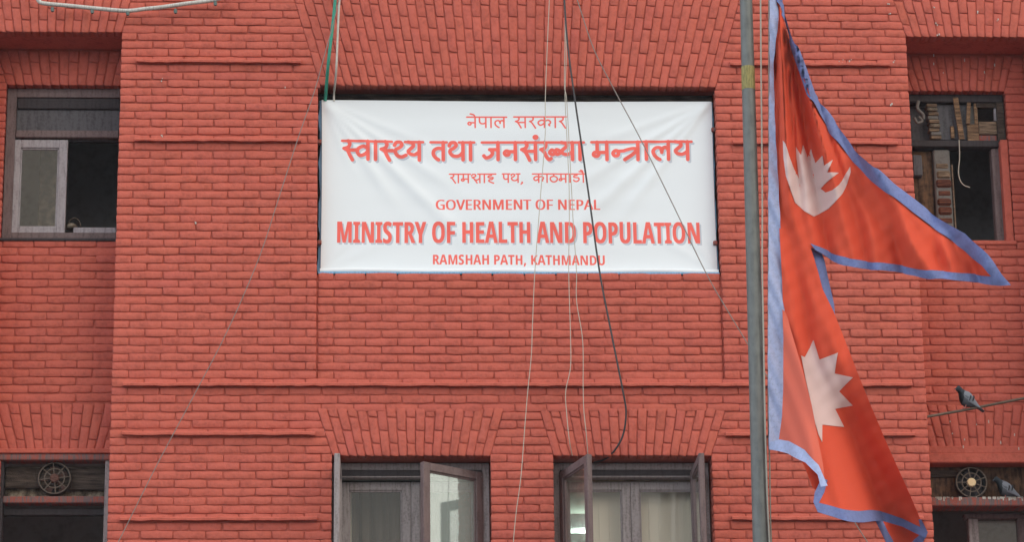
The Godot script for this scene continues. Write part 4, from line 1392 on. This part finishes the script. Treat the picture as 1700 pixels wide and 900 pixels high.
func flag_z(x: float, y: float) -> float:
	var p := Vector2(x, y)
	var apex := PackedVector2Array([Vector2(1.707, 10.339)])[0]
	var d := Vector2(x - apex.x, apex.y - y)
	var r := d.length()
	var a := atan2(d.x, d.y)
	var z := 0.0
	# folds falling from the upper corner, tight at first, widening and dying out towards the fly
	var amp := smoothstep(0.05, 0.7, r) * (1.0 - 0.8 * smoothstep(1.25, 2.1, r))
	z += amp * (0.075 * sin(a * 33.0 + 0.8) + 0.042 * sin(a * 61.0 + 2.0) + 0.018 * sin(a * 97.0))
	# soft upright folds in the middle
	var mid := smoothstep(8.840, 8.411, y) * (1.0 - smoothstep(7.821, 7.405, y))
	z += mid * (0.030 * sin(x * 27.0 + y * 4.0) + 0.012 * sin(x * 52.0 + y * 7.0 + 1.0))
	# the fly of the upper pennant swings out and ripples across its length
	var fx := x - apex.x
	var fly := smoothstep(0.35, 1.3, fx) * smoothstep(8.158, 9.058, y + 0.55 * fx - 0.3)
	z += smoothstep(0.3, 1.5, fx) * 0.22
	var fr := PackedVector2Array([Vector2(2.368, 8.584), Vector2(2.515, 8.286)])
	z += fly * 0.0
	z += smoothstep(0.45, 0.9, fx) * (0.055 * sin(side(p, fr[0], fr[1]) * 15.0) + 0.02 * sin(side(p, fr[0], fr[1]) * 34.0 + y * 6.0))
	# lower panel: right of its middle the cloth turns away, a valley runs down to the foot
	var low := smoothstep(7.737, 7.077, y)
	var v := PackedVector2Array([Vector2(1.931, 7.159), Vector2(2.143, 6.461)])
	var sv := side(p, v[0], v[1])
	var drop: float = 7.571 - y
	z += low * drop * (0.30 * smoothstep(0.05, -0.12, sv) - 0.34 * smoothstep(-0.04, 0.12, sv))
	var rg := PackedVector2Array([Vector2(2.157, 7.406), Vector2(2.394, 6.751)])
	z += smoothstep(8.199, 7.488, y) * 0.10 * bump(side(p, rg[0], rg[1]), 0.12)
	# small wrinkles
	z += 0.003 * sin(x * 61.0 + y * 23.0) + 0.0025 * sin(x * 37.0 - y * 47.0)
	return z

# the loose strip between the hoist and the long fold leans outwards at its foot
func strip_z(x: float, y: float) -> float:
	var top: float = 8.030
	var t := maxf(0.0, top - y)
	var l: float = 1.626
	return 0.02 + 0.62 * t * smoothstep(-0.05, 0.25, x - l + 0.05 * t) * 0.75 + 0.012 * sin((x * 1.0 + y * 0.35) * 52.0)

func cloth_z(shape: int, x: float, y: float) -> float:
	if shape == 1:
		return strip_z(x, y)
	if shape == 2:
		return hoist_z(x, y)
	return flag_z(x, y)

# a piece of cloth cut to an outline, bent to its folds, with two faces
func cloth(outline: PackedVector2Array, lift: float, cell: float, back := 0.0, shape := 0) -> ArrayMesh:
	var st := mb()
	var lo := Vector2(1e9, 1e9)
	var hi := Vector2(-1e9, -1e9)
	for p in outline:
		lo = lo.min(p)
		hi = hi.max(p)
	var cache := {}
	var look := func(p: Vector2) -> Array:
		if not cache.has(p):
			var e := 0.006
			var z: float = cloth_z(shape, p.x, p.y)
			var zx: float = (cloth_z(shape, p.x + e, p.y) - cloth_z(shape, p.x - e, p.y)) / (2.0 * e)
			var zy: float = (cloth_z(shape, p.x, p.y + e) - cloth_z(shape, p.x, p.y - e)) / (2.0 * e)
			var tx := Vector3(1, 0, 0) + BELLY * zx
			var ty := Vector3(0, 1, 0) + BELLY * zy
			cache[p] = [Vector3(p.x, p.y, FLAG_Z) + BELLY * (z - back), tx.cross(ty).normalized()]
		return cache[p]
	var put := func(p: Vector2, off: float, flip: bool) -> void:
		var q: Array = look.call(p)
		var n: Vector3 = q[1]
		st.set_normal(-n if flip else n)
		st.set_uv(p)
		st.add_vertex(q[0] + n * off)
	var nx := int(ceil((hi.x - lo.x) / cell))
	var ny := int(ceil((hi.y - lo.y) / cell))
	for i in nx:
		for j in ny:
			var a := lo + Vector2(i, j) * cell
			var sq := PackedVector2Array([a, a + Vector2(cell, 0), a + Vector2(cell, cell), a + Vector2(0, cell)])
			for poly in Geometry2D.intersect_polygons(sq, outline):
				var ids := Geometry2D.triangulate_polygon(poly)
				for t in ids.size() / 3:
					var q := [poly[ids[t * 3]], poly[ids[t * 3 + 1]], poly[ids[t * 3 + 2]]]
					if (q[1] - q[0]).cross(q[2] - q[0]) > 0.0:
						q = [q[0], q[2], q[1]]
					for k in [0, 1, 2]:
						put.call(q[k], lift, false)
					for k in [0, 2, 1]:
						put.call(q[k], lift - 0.003, true)
	return st.commit()

func build_flag() -> void:
	var f := thing("flag", "red double pennant flag with blue border and pale moon and sun, hanging from the pole", "flag")
	var c := 0.024
	var red := PackedVector2Array([Vector2(1.681, 10.429), Vector2(1.686, 10.249), Vector2(1.694, 10.025), Vector2(1.662, 9.824), Vector2(1.643, 9.660), Vector2(1.640, 9.274), Vector2(1.642, 9.013), Vector2(1.645, 8.668), Vector2(1.651, 8.199), Vector2(1.650, 7.988), Vector2(1.679, 7.812), Vector2(1.721, 7.646), Vector2(1.762, 7.480), Vector2(1.798, 7.294), Vector2(1.836, 7.069), Vector2(1.856, 6.893), Vector2(1.885, 6.764), Vector2(1.867, 6.703), Vector2(1.820, 6.622), Vector2(1.991, 6.566), Vector2(2.185, 6.513), Vector2(2.379, 6.453), Vector2(2.495, 6.412), Vector2(2.504, 6.444), Vector2(2.487, 6.488), Vector2(2.429, 6.650), Vector2(2.359, 6.832), Vector2(2.282, 7.036), Vector2(2.202, 7.261), Vector2(2.132, 7.468), Vector2(2.045, 7.738), Vector2(1.985, 7.918), Vector2(1.919, 8.073), Vector2(1.893, 8.200), Vector2(1.851, 8.365), Vector2(1.959, 8.327), Vector2(2.062, 8.285), Vector2(2.190, 8.255), Vector2(2.391, 8.235), Vector2(2.632, 8.193), Vector2(2.873, 8.168), Vector2(3.058, 8.151), Vector2(2.999, 8.244), Vector2(2.884, 8.351), Vector2(2.728, 8.465), Vector2(2.591, 8.576), Vector2(2.416, 8.730), Vector2(2.260, 8.876), Vector2(2.125, 9.036), Vector2(2.029, 9.179), Vector2(1.954, 9.319), Vector2(1.890, 9.459), Vector2(1.832, 9.661), Vector2(1.763, 9.892), Vector2(1.710, 10.115), Vector2(1.698, 10.429)])
	part("field", cloth(red, 0.0, c), M.flag_red, f)
	# loose strip beside the hoist, its backlit look painted in as paler red
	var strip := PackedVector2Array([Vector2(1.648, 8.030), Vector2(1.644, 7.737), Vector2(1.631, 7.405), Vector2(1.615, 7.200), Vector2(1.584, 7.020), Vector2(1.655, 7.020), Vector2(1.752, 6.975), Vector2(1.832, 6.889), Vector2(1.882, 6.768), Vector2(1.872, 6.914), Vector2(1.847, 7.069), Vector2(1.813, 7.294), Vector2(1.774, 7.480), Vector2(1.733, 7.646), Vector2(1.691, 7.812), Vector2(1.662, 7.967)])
	part("lit_strip", cloth(strip, 0.0, c, 0.0, 1), M.flag_faded, f)
	var diag := PackedVector2Array([Vector2(1.685, 10.429), Vector2(1.700, 10.159), Vector2(1.756, 9.914), Vector2(1.825, 9.670), Vector2(1.882, 9.459), Vector2(1.945, 9.319), Vector2(2.021, 9.179), Vector2(2.117, 9.036), Vector2(2.252, 8.876), Vector2(2.408, 8.730), Vector2(2.583, 8.576), Vector2(2.720, 8.465), Vector2(2.875, 8.351), Vector2(2.991, 8.244), Vector2(3.043, 8.168), Vector2(2.874, 8.181), Vector2(2.632, 8.205), Vector2(2.392, 8.247), Vector2(2.191, 8.268), Vector2(2.063, 8.298), Vector2(1.959, 8.340), Vector2(1.852, 8.391), Vector2(1.879, 8.344), Vector2(1.965, 8.285), Vector2(2.068, 8.238), Vector2(2.188, 8.213), Vector2(2.389, 8.196), Vector2(2.629, 8.150), Vector2(2.870, 8.126), Vector2(3.031, 8.109), Vector2(3.160, 8.101), Vector2(3.079, 8.223), Vector2(2.997, 8.351), Vector2(2.890, 8.466), Vector2(2.733, 8.564), Vector2(2.597, 8.671), Vector2(2.421, 8.816), Vector2(2.304, 8.937), Vector2(2.187, 9.058), Vector2(2.092, 9.210), Vector2(1.988, 9.363), Vector2(1.919, 9.472), Vector2(1.865, 9.661), Vector2(1.792, 9.892), Vector2(1.729, 10.159), Vector2(1.710, 10.430)])
	part("border", cloth(diag, 0.011, c), M.flag_blue, f)
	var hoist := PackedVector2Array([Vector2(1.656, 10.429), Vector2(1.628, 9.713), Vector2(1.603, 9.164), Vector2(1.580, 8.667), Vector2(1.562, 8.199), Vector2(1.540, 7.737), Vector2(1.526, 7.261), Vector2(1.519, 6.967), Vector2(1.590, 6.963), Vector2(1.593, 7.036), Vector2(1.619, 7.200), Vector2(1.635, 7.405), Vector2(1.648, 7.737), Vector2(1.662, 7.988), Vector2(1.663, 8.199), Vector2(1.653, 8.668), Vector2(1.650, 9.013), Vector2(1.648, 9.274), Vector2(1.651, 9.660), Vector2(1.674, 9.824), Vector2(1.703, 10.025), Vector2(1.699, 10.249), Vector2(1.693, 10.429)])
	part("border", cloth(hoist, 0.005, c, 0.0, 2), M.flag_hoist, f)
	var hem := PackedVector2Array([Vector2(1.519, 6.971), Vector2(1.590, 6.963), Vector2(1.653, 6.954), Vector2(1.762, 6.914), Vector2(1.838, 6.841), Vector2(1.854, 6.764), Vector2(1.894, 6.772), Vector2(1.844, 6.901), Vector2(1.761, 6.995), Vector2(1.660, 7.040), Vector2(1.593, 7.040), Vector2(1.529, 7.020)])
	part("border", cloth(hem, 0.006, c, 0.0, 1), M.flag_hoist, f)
	var foot := PackedVector2Array([Vector2(1.855, 6.792), Vector2(1.808, 6.703), Vector2(1.797, 6.638), Vector2(1.822, 6.574), Vector2(1.989, 6.521), Vector2(2.183, 6.469), Vector2(2.377, 6.420), Vector2(2.523, 6.356), Vector2(2.537, 6.396), Vector2(2.499, 6.484), Vector2(2.483, 6.484), Vector2(2.492, 6.428), Vector2(2.380, 6.477), Vector2(2.186, 6.537), Vector2(1.992, 6.590), Vector2(1.832, 6.634), Vector2(1.871, 6.703), Vector2(1.894, 6.780)])
	part("border", cloth(foot, 0.005, c), M.flag_blue, f)
	# border of the lower pennant turned behind its edge
	var turned := PackedVector2Array([Vector2(1.844, 8.395), Vector2(1.876, 8.276), Vector2(1.909, 8.115), Vector2(1.954, 7.955), Vector2(1.994, 7.863), Vector2(1.991, 7.968), Vector2(1.965, 8.115), Vector2(1.940, 8.276), Vector2(1.912, 8.361)])
	part("border", cloth(turned, 0.0, c, 0.05), M.flag_blue, f)
	# the far fold of the foot
	var tail := PackedVector2Array([Vector2(2.204, 6.501), Vector2(2.249, 6.369), Vector2(2.329, 6.249), Vector2(2.430, 6.300), Vector2(2.505, 6.380), Vector2(2.380, 6.469)])
	part("field", cloth(tail, 0.0, c, 0.09), M.flag_red, f)
	var tail_edge := PackedVector2Array([Vector2(2.177, 6.509), Vector2(2.226, 6.389), Vector2(2.282, 6.249), Vector2(2.337, 6.249), Vector2(2.273, 6.377), Vector2(2.224, 6.501)])
	part("border", cloth(tail_edge, 0.003, c, 0.09), M.flag_blue, f)
	var tail_hem := PackedVector2Array([Vector2(2.505, 6.388), Vector2(2.451, 6.328), Vector2(2.399, 6.248), Vector2(2.454, 6.248), Vector2(2.505, 6.316), Vector2(2.537, 6.388)])
	part("border", cloth(tail_hem, 0.003, c, 0.07), M.flag_blue, f)
	var flap := PackedVector2Array([Vector2(1.700, 6.963), Vector2(1.751, 6.853), Vector2(1.797, 6.719), Vector2(1.824, 6.703), Vector2(1.866, 6.768), Vector2(1.839, 6.873), Vector2(1.771, 6.946)])
	part("field", cloth(flap, 0.0, c, 0.16), M.flag_red, f)
	var moon := PackedVector2Array([Vector2(1.700, 9.126), Vector2(1.699, 9.004), Vector2(1.710, 8.874), Vector2(1.734, 8.767), Vector2(1.759, 8.681), Vector2(1.822, 8.621), Vector2(1.881, 8.583), Vector2(1.914, 8.600), Vector2(1.985, 8.639), Vector2(2.027, 8.682), Vector2(2.079, 8.746), Vector2(2.119, 8.820), Vector2(2.143, 8.902), Vector2(2.141, 8.941), Vector2(2.105, 8.876), Vector2(2.062, 8.811), Vector2(2.019, 8.772), Vector2(1.970, 8.755), Vector2(1.938, 8.785), Vector2(1.981, 8.828), Vector2(2.062, 8.897), Vector2(1.988, 8.897), Vector2(2.025, 8.988), Vector2(1.970, 8.945), Vector2(1.961, 9.018), Vector2(1.910, 8.966), Vector2(1.885, 9.070), Vector2(1.854, 9.009), Vector2(1.829, 9.096), Vector2(1.814, 9.022), Vector2(1.784, 9.083), Vector2(1.785, 9.004), Vector2(1.795, 8.853), Vector2(1.761, 8.918), Vector2(1.732, 9.013), Vector2(1.715, 9.100)])
	part("moon_emblem", cloth(moon, 0.004, c * 0.6), M.flag_white, f)
	var sun := PackedVector2Array([Vector2(1.844, 7.717), Vector2(1.878, 7.583), Vector2(2.000, 7.633), Vector2(1.973, 7.488), Vector2(2.092, 7.463), Vector2(1.996, 7.364), Vector2(2.083, 7.265), Vector2(1.962, 7.241), Vector2(2.016, 7.114), Vector2(1.874, 7.142), Vector2(1.869, 7.028), Vector2(1.848, 7.077), Vector2(1.828, 7.159), Vector2(1.806, 7.294), Vector2(1.777, 7.455), Vector2(1.755, 7.612), Vector2(1.779, 7.600)])
	part("sun_emblem", cloth(sun, 0.004, c * 0.6), M.flag_white, f)

func hoist_z(x: float, y: float) -> float:
	return 0.012 * sin(y * 9.0 + x * 30.0) + 0.006 * sin(y * 31.0 + x * 80.0)

func build_pole() -> void:
	var z := 3.0
	var top: Vector3 = Vector3(1.490, 10.180, 3.000)
	var bot: Vector3 = Vector3(1.451, 6.362, 3.000)
	var dir := (top - bot) / (top.y - bot.y)
	var at := func(y: float) -> Vector3:
		return bot + dir * (y - bot.y)
	var foot: Vector3 = at.call(0.0)
	var head: Vector3 = at.call(11.4)
	var p := thing("flagpole", "tall grey galvanised steel flagpole with a band of yellow tape and two halyards", "flagpole", Vector3(foot.x, 0.0, foot.z))
	var o := -p.position
	var pts := []
	var rad := []
	for i in 25:
		var y := 11.4 * i / 24.0
		pts.append(at.call(y) + o)
		rad.append(lerpf(0.0555, 0.0425, clampf((y - 6.3) / 4.0, -1.0, 1.3)))
	part("shaft", tube_mesh(pts, rad, 24), M.pole, p)
	part("finial", tube_mesh([head + o, head + o + Vector3(0, 0.03, 0), head + o + Vector3(0, 0.08, 0), head + o + Vector3(0, 0.11, 0)], [0.05, 0.06, 0.05, 0.01], 16), M.pole, p)
	part("base_plate", box_mesh(Vector3(-0.16, 0.0, -0.16), Vector3(0.16, 0.03, 0.16), 0.005), M.pole, p)
	var y0: float = 9.512
	var y1: float = 9.680
	part("tape_band", tube_mesh([at.call(y0) + o, at.call(y1) + o], [0.0465, 0.0458], 24), M.tape, p)
	var r1 := []
	for q in [Vector3(1.561, 11.401, 3.030), Vector3(1.591, 10.833, 3.060), Vector3(1.591, 10.515, 3.060), Vector3(1.582, 10.154, 3.060), Vector3(1.567, 9.656, 3.060), Vector3(1.553, 9.160, 3.060), Vector3(1.538, 8.664, 3.060), Vector3(1.520, 8.196, 3.060), Vector3(1.511, 7.734, 3.060), Vector3(1.501, 7.258, 3.060), Vector3(1.496, 6.911, 3.060), Vector3(1.495, 6.588, 3.060), Vector3(1.498, 6.348, 3.060), Vector3(1.502, 5.951, 3.060)]:
		r1.append(q + o)
	part("rope", tube_mesh(smooth(r1, 4), 0.0062, 6), M.rope, p)
	var r2 := []
	for q in [Vector3(1.662, 10.542, 3.000), Vector3(1.631, 9.734, 3.000), Vector3(1.597, 8.858, 3.000), Vector3(1.561, 8.004, 3.000), Vector3(1.529, 7.173, 3.000), Vector3(1.527, 6.927, 3.000), Vector3(1.519, 6.603, 3.000), Vector3(1.517, 6.362, 3.000), Vector3(1.525, 5.964, 3.000)]:
		r2.append(q + o)
	part("rope", tube_mesh(smooth(r2, 4), 0.0055, 6), M.rope, p)

# ------------------------------------------------------------------ wires and cords
func wire(called: String, label: String, category: String, points: Array, r: float, m: Material, group := "") -> MeshInstance3D:
	var w := part(called, tube_mesh(smooth(points, 6), r, 7), m, self)
	tag(w, label, category, group)
	return w

func build_wires() -> void:
	wire("wire", "thin grey wire running slantwise down the left brick pier from beside the banner recess", "wire", [Vector3(-0.972, 14.457, 0.300), Vector3(-1.162, 12.627, 0.300), Vector3(-1.276, 11.640, 0.300), Vector3(-1.362, 11.182, 0.300), Vector3(-1.430, 10.904, 0.300), Vector3(-1.511, 10.579, 0.300), Vector3(-1.628, 10.207, 0.300), Vector3(-1.778, 9.692, 0.300), Vector3(-1.922, 9.209, 0.300), Vector3(-2.148, 8.638, 0.300), Vector3(-2.398, 8.113, 0.300), Vector3(-2.653, 7.591, 0.300), Vector3(-2.903, 7.045, 0.300), Vector3(-3.027, 6.798, 0.300)], 0.0034, M.grey_wire)
	wire("wire", "pale wavy wire hanging down left of the thick black cable, past the small arch", "wire", [Vector3(0.429, 14.566, 0.140), Vector3(0.364, 12.719, 0.140), Vector3(0.327, 11.620, 0.140), Vector3(0.314, 11.414, 0.140), Vector3(0.288, 10.955, 0.140), Vector3(0.268, 10.551, 0.140), Vector3(0.263, 10.276, 0.140), Vector3(0.218, 9.756, 0.140), Vector3(0.168, 9.171, 0.140), Vector3(0.143, 8.738, 0.140), Vector3(0.131, 8.500, 0.140), Vector3(0.100, 8.216, 0.140), Vector3(0.078, 7.981, 0.140), Vector3(0.041, 7.562, 0.140), Vector3(0.002, 7.285, 0.140), Vector3(-0.024, 7.033, 0.140), Vector3(-0.035, 6.829, 0.140)], 0.0032, M.pale_wire)
	wire("wire", "pale wire hanging straight down beside the thick black cable to the arch", "wire", [Vector3(0.330, 14.559, 0.150), Vector3(0.397, 12.714, 0.150), Vector3(0.421, 11.616, 0.150), Vector3(0.427, 11.410, 0.150), Vector3(0.439, 11.002, 0.150), Vector3(0.422, 10.598, 0.150), Vector3(0.430, 10.273, 0.150), Vector3(0.440, 9.753, 0.150), Vector3(0.425, 9.168, 0.150), Vector3(0.429, 8.640, 0.150), Vector3(0.424, 8.402, 0.150), Vector3(0.385, 8.213, 0.150), Vector3(0.390, 8.025, 0.150), Vector3(0.405, 7.838, 0.150), Vector3(0.433, 7.745, 0.030)], 0.0032, M.pale_wire)
	wire("wire", "pale wire close to the black cable, bulging right below the banner", "wire", [Vector3(0.529, 14.579, 0.120), Vector3(0.471, 12.730, 0.120), Vector3(0.442, 11.629, 0.120), Vector3(0.433, 11.116, 0.120), Vector3(0.421, 10.711, 0.120), Vector3(0.437, 10.560, 0.120), Vector3(0.458, 9.912, 0.120), Vector3(0.470, 9.519, 0.120), Vector3(0.486, 9.179, 0.120), Vector3(0.482, 8.937, 0.120), Vector3(0.522, 8.626, 0.120), Vector3(0.519, 8.269, 0.120), Vector3(0.520, 8.081, 0.120), Vector3(0.535, 7.893, 0.120), Vector3(0.551, 7.745, 0.030)], 0.0032, M.pale_wire)
	wire("cable", "thick black cable hanging across the banner and curling into the lower window", "cable", [Vector3(0.376, 14.531, 0.200), Vector3(0.418, 12.690, 0.200), Vector3(0.427, 11.594, 0.200), Vector3(0.428, 11.389, 0.200), Vector3(0.449, 10.981, 0.200), Vector3(0.497, 10.528, 0.200), Vector3(0.529, 10.254, 0.200), Vector3(0.589, 9.736, 0.200), Vector3(0.655, 9.152, 0.200), Vector3(0.716, 8.768, 0.200), Vector3(0.772, 8.435, 0.200), Vector3(0.813, 8.205, 0.180), Vector3(0.836, 8.051, 0.140), Vector3(0.814, 7.895, 0.080), Vector3(0.752, 7.789, 0.020), Vector3(0.683, 7.751, -0.100), Vector3(0.605, 7.744, -0.160)], 0.0074, M.black_wire)
	wire("wire", "thin brown wire running slantwise across the banner towards the flagpole", "wire", [Vector3(0.100, 14.471, 0.300), Vector3(0.288, 12.377, 0.300), Vector3(0.440, 11.550, 0.300), Vector3(0.521, 11.346, 0.300), Vector3(0.639, 10.941, 0.300), Vector3(0.795, 10.590, 0.300), Vector3(0.972, 10.218, 0.300), Vector3(1.199, 9.702, 0.300), Vector3(1.448, 9.120, 0.300), Vector3(1.599, 8.823, 0.300), Vector3(1.761, 8.524, 0.300), Vector3(2.003, 8.076, 0.300), Vector3(2.254, 7.610, 0.300), Vector3(2.482, 7.186, 0.300), Vector3(2.594, 6.990, 0.300), Vector3(2.688, 6.808, 0.300)], 0.0040, M.grey_wire)
	wire("cord", "green plastic cord coming down taut to the corner of the banner", "cord", [Vector3(-1.094, 14.559, 0.120), Vector3(-1.281, 12.450, 0.120), Vector3(-1.344, 11.720, 0.120), Vector3(-1.361, 11.412, 0.120), Vector3(-1.383, 11.157, 0.120), Vector3(-1.409, 10.903, 0.120), Vector3(-1.424, 10.757, 0.020), Vector3(-1.434, 10.677, -0.070), Vector3(-1.438, 10.642, -0.085)], 0.013, M.green_cord)
	wire("cord", "white twisted cord hanging beside the green cord at the banner corner", "cord", [Vector3(-0.972, 14.560, 0.120), Vector3(-1.219, 12.451, 0.120), Vector3(-1.306, 11.721, 0.120), Vector3(-1.328, 11.412, 0.120), Vector3(-1.340, 11.106, 0.120), Vector3(-1.348, 10.853, 0.120), Vector3(-1.358, 10.757, 0.020), Vector3(-1.368, 10.702, -0.070), Vector3(-1.368, 10.642, -0.085)], 0.0085, M.white_cord)
	wire("wire", "white cable hanging into the dark opening of the upper right window", "wire", [Vector3(3.592, 10.469, -0.420), Vector3(3.587, 10.316, -0.420), Vector3(3.571, 10.198, -0.420), Vector3(3.581, 10.122, -0.420), Vector3(3.612, 10.081, -0.420), Vector3(3.655, 10.066, -0.420)], 0.0045, M.pale_wire)
	wire("rod", "thin grey rod sloping across the right niche where a pigeon perches", "rod", [Vector3(3.136, 8.064, -0.020), Vector3(3.433, 8.128, -0.060), Vector3(3.714, 8.185, -0.060), Vector3(3.996, 8.242, -0.060), Vector3(4.102, 8.252, -0.010)], 0.0105, M.rod)
	# the string of lamp sockets on a white conduit
	var c := thing("conduit", "sagging white plastic conduit with small dark lamp sockets along the top of the left pier", "conduit")
	part("pipe", tube_mesh(smooth([Vector3(-3.900, 11.655, -0.005), Vector3(-3.795, 11.566, 0.060), Vector3(-3.703, 11.467, 0.100), Vector3(-3.664, 11.396, 0.100), Vector3(-3.616, 11.376, 0.100), Vector3(-3.457, 11.361, 0.100), Vector3(-3.222, 11.337, 0.100), Vector3(-2.988, 11.318, 0.100), Vector3(-2.848, 11.334, 0.100), Vector3(-2.708, 11.351, 0.100), Vector3(-2.521, 11.382, 0.100), Vector3(-2.334, 11.409, 0.100), Vector3(-2.218, 11.446, 0.100), Vector3(-2.127, 11.530, 0.050), Vector3(-2.083, 11.585, -0.005)]), 0.0165, 10), M.white_plastic, c)
	for q in [Vector3(-3.558, 11.325, 0.100), Vector3(-3.250, 11.312, 0.100), Vector3(-2.974, 11.298, 0.100), Vector3(-2.604, 11.316, 0.100), Vector3(-2.296, 11.384, 0.100)]:
		part("lamp_socket", tube_mesh([q + Vector3(0, 0.018, 0), q + Vector3(0.002, -0.004, 0.004), q + Vector3(0.003, -0.02, 0.006)], [0.012, 0.016, 0.010], 8), M.socket, c)
	var marks := mb()
	for q in [Vector3(-1.752, 10.732, 0.003), Vector3(-2.696, 10.772, 0.003), Vector3(3.019, 11.444, 0.003), Vector3(3.015, 11.361, 0.003), Vector3(3.718, 11.391, 0.003), Vector3(3.878, 11.325, 0.003), Vector3(3.379, 11.431, 0.003), Vector3(3.390, 11.286, 0.003), Vector3(3.395, 11.198, 0.003), Vector3(3.024, 10.975, 0.003), Vector3(-2.421, 9.591, 0.003), Vector3(-2.686, 10.321, 0.003), Vector3(2.995, 10.593, 0.003), Vector3(2.584, 10.957, 0.003), Vector3(2.632, 10.963, 0.003), Vector3(2.680, 10.963, 0.003)]:
		for i in 2:
			var w := Vector3(rng.randf_range(0.003, 0.006), rng.randf_range(0.003, 0.009), 0.003)
			var cq: Vector3 = q + Vector3(rng.randf_range(-0.014, 0.014), rng.randf_range(-0.02, 0.02), 0.0)
			if cq.x < WALL_L and cq.y < NICHE_TOP:
				cq.z += NICHE_Z
			box(marks, cq - w, cq + w, 0.0025)
	for q in [Vector3(3.412, 11.158, -0.335), Vector3(3.408, 11.085, -0.335), Vector3(3.481, 11.008, -0.335), Vector3(3.658, 11.118, -0.335), Vector3(3.812, 11.015, -0.335), Vector3(3.898, 11.077, -0.335), Vector3(3.370, 8.115, -0.335), Vector3(3.383, 8.019, -0.335), Vector3(3.474, 7.971, -0.335), Vector3(3.574, 8.091, -0.335), Vector3(3.752, 7.947, -0.335), Vector3(3.889, 7.899, -0.335), Vector3(3.669, 8.115, -0.335), Vector3(3.461, 7.913, -0.335), Vector3(3.863, 8.009, -0.335)]:
		var h := rng.randf_range(0.005, 0.014)
		box(marks, q + Vector3(-0.004, -h, -0.003), q + Vector3(0.004, h, 0.003), 0.0025)
	var dm := part("droppings", marks.commit(), M.dropping, self)
	tag(dm, "white flecks of bird droppings scattered over the painted bricks", "droppings", "", "stuff")
	# bird droppings on the ledge under the right fan
	var st := mb()
	var lx0: float = 3.228
	var lx1: float = 3.900
	var yt: float = 7.521
	for i in 60:
		var f := rng.randf()
		if f > 0.2 and f < 0.62 and rng.randf() < 0.75:
			f = 0.72 + rng.randf() * 0.28
		var x := lerpf(lx0, lx1, f)
		var h := rng.randf_range(0.003, 0.034) * rng.randf_range(0.4, 1.0)
		box(st, Vector3(x - rng.randf_range(0.003, 0.007), yt - h, NICHE_Z + 0.019), Vector3(x + rng.randf_range(0.003, 0.007), yt + 0.003, NICHE_Z + 0.0225), 0.0015)
	var dr := part("droppings", st.commit(), M.dropping, self)
	tag(dr, "white bird droppings crusted along the ledge below the cream hubbed fan", "droppings", "", "stuff")

# ------------------------------------------------------------------ scene
func _ready() -> void:
	rng.seed = 20240611
	var cam := Camera3D.new()
	cam.name = "camera"
	cam.fov = 9.8919
	cam.near = 0.1
	cam.far = 400.0
	cam.position = Vector3(-1.069, 1.600, 22.723)
	cam.rotation = Vector3(0.32314, -0.04702, -0.01291)
	add_child(cam)
	cam.current = true
	var env := Environment.new()
	env.background_mode = Environment.BG_SKY
	var sky := Sky.new()
	var sm := ProceduralSkyMaterial.new()
	sm.sky_top_color = Color(0.70, 0.74, 0.79)
	sm.sky_horizon_color = Color(0.86, 0.89, 0.92)
	sm.sky_curve = 0.25
	sm.ground_bottom_color = Color(0.30, 0.29, 0.28)
	sm.ground_horizon_color = Color(0.55, 0.55, 0.55)
	sm.sky_energy_multiplier = 1.0
	sm.sun_angle_max = 0.0
	sky.sky_material = sm
	env.sky = sky
	env.background_energy_multiplier = 1.2
	env.tonemap_mode = Environment.TONE_MAPPER_LINEAR
	env.tonemap_exposure = 2.8
	env.fog_enabled = true
	env.fog_density = 0.0005
	env.fog_light_color = Color(0.82, 0.85, 0.88)
	env.sdfgi_enabled = true
	env.ssao_enabled = true
	env.ssil_enabled = true
	var we := WorldEnvironment.new()
	we.name = "world"
	we.environment = env
	add_child(we)
	var sun := DirectionalLight3D.new()
	sun.name = "sun"
	sun.light_energy = 0.22
	sun.light_angular_distance = 60.0
	sun.light_color = Color(1.0, 0.97, 0.93)
	sun.shadow_enabled = true
	add_child(sun)
	sun.look_at_from_position(Vector3(10, 16.0, 9), Vector3(0, 8, 0), Vector3.UP)

	make_materials()
	var ground := part("ground", box_mesh(Vector3(-150, -0.2, -150), Vector3(150, 0.0, 150), 0.0), M.paving, self)
	ground.set_meta("kind", "structure")
	ground.set_meta("label", "grey paved forecourt in front of the brick building")
	build_building()
	build_interior()
	build_banner()
	build_pole()
	build_flag()
	build_fan("rusty exhaust fan with a brown hub in the boarded left niche opening", Vector3(-3.469, 7.697, -0.450), 0.122, M.fan_hub, 0.1, 8)
	build_fan("black exhaust fan with a cream hub above the droppings ledge of the right niche", Vector3(3.523, 7.652, -0.430), 0.118, M.fan_hub_cream, 0.35, 9)
	build_wires()
	pigeon("grey pigeon perched on the sloping rod across the right niche", Vector3(3.442, 8.128, -0.060) + Vector3(0, 0.008, 0), 0.15, 0.84, -0.16)
	pigeon("grey pigeon sitting on the ledge beside the cream hubbed fan", Vector3(3.773, 7.513, -0.390), 0.1, 0.84, -0.06)
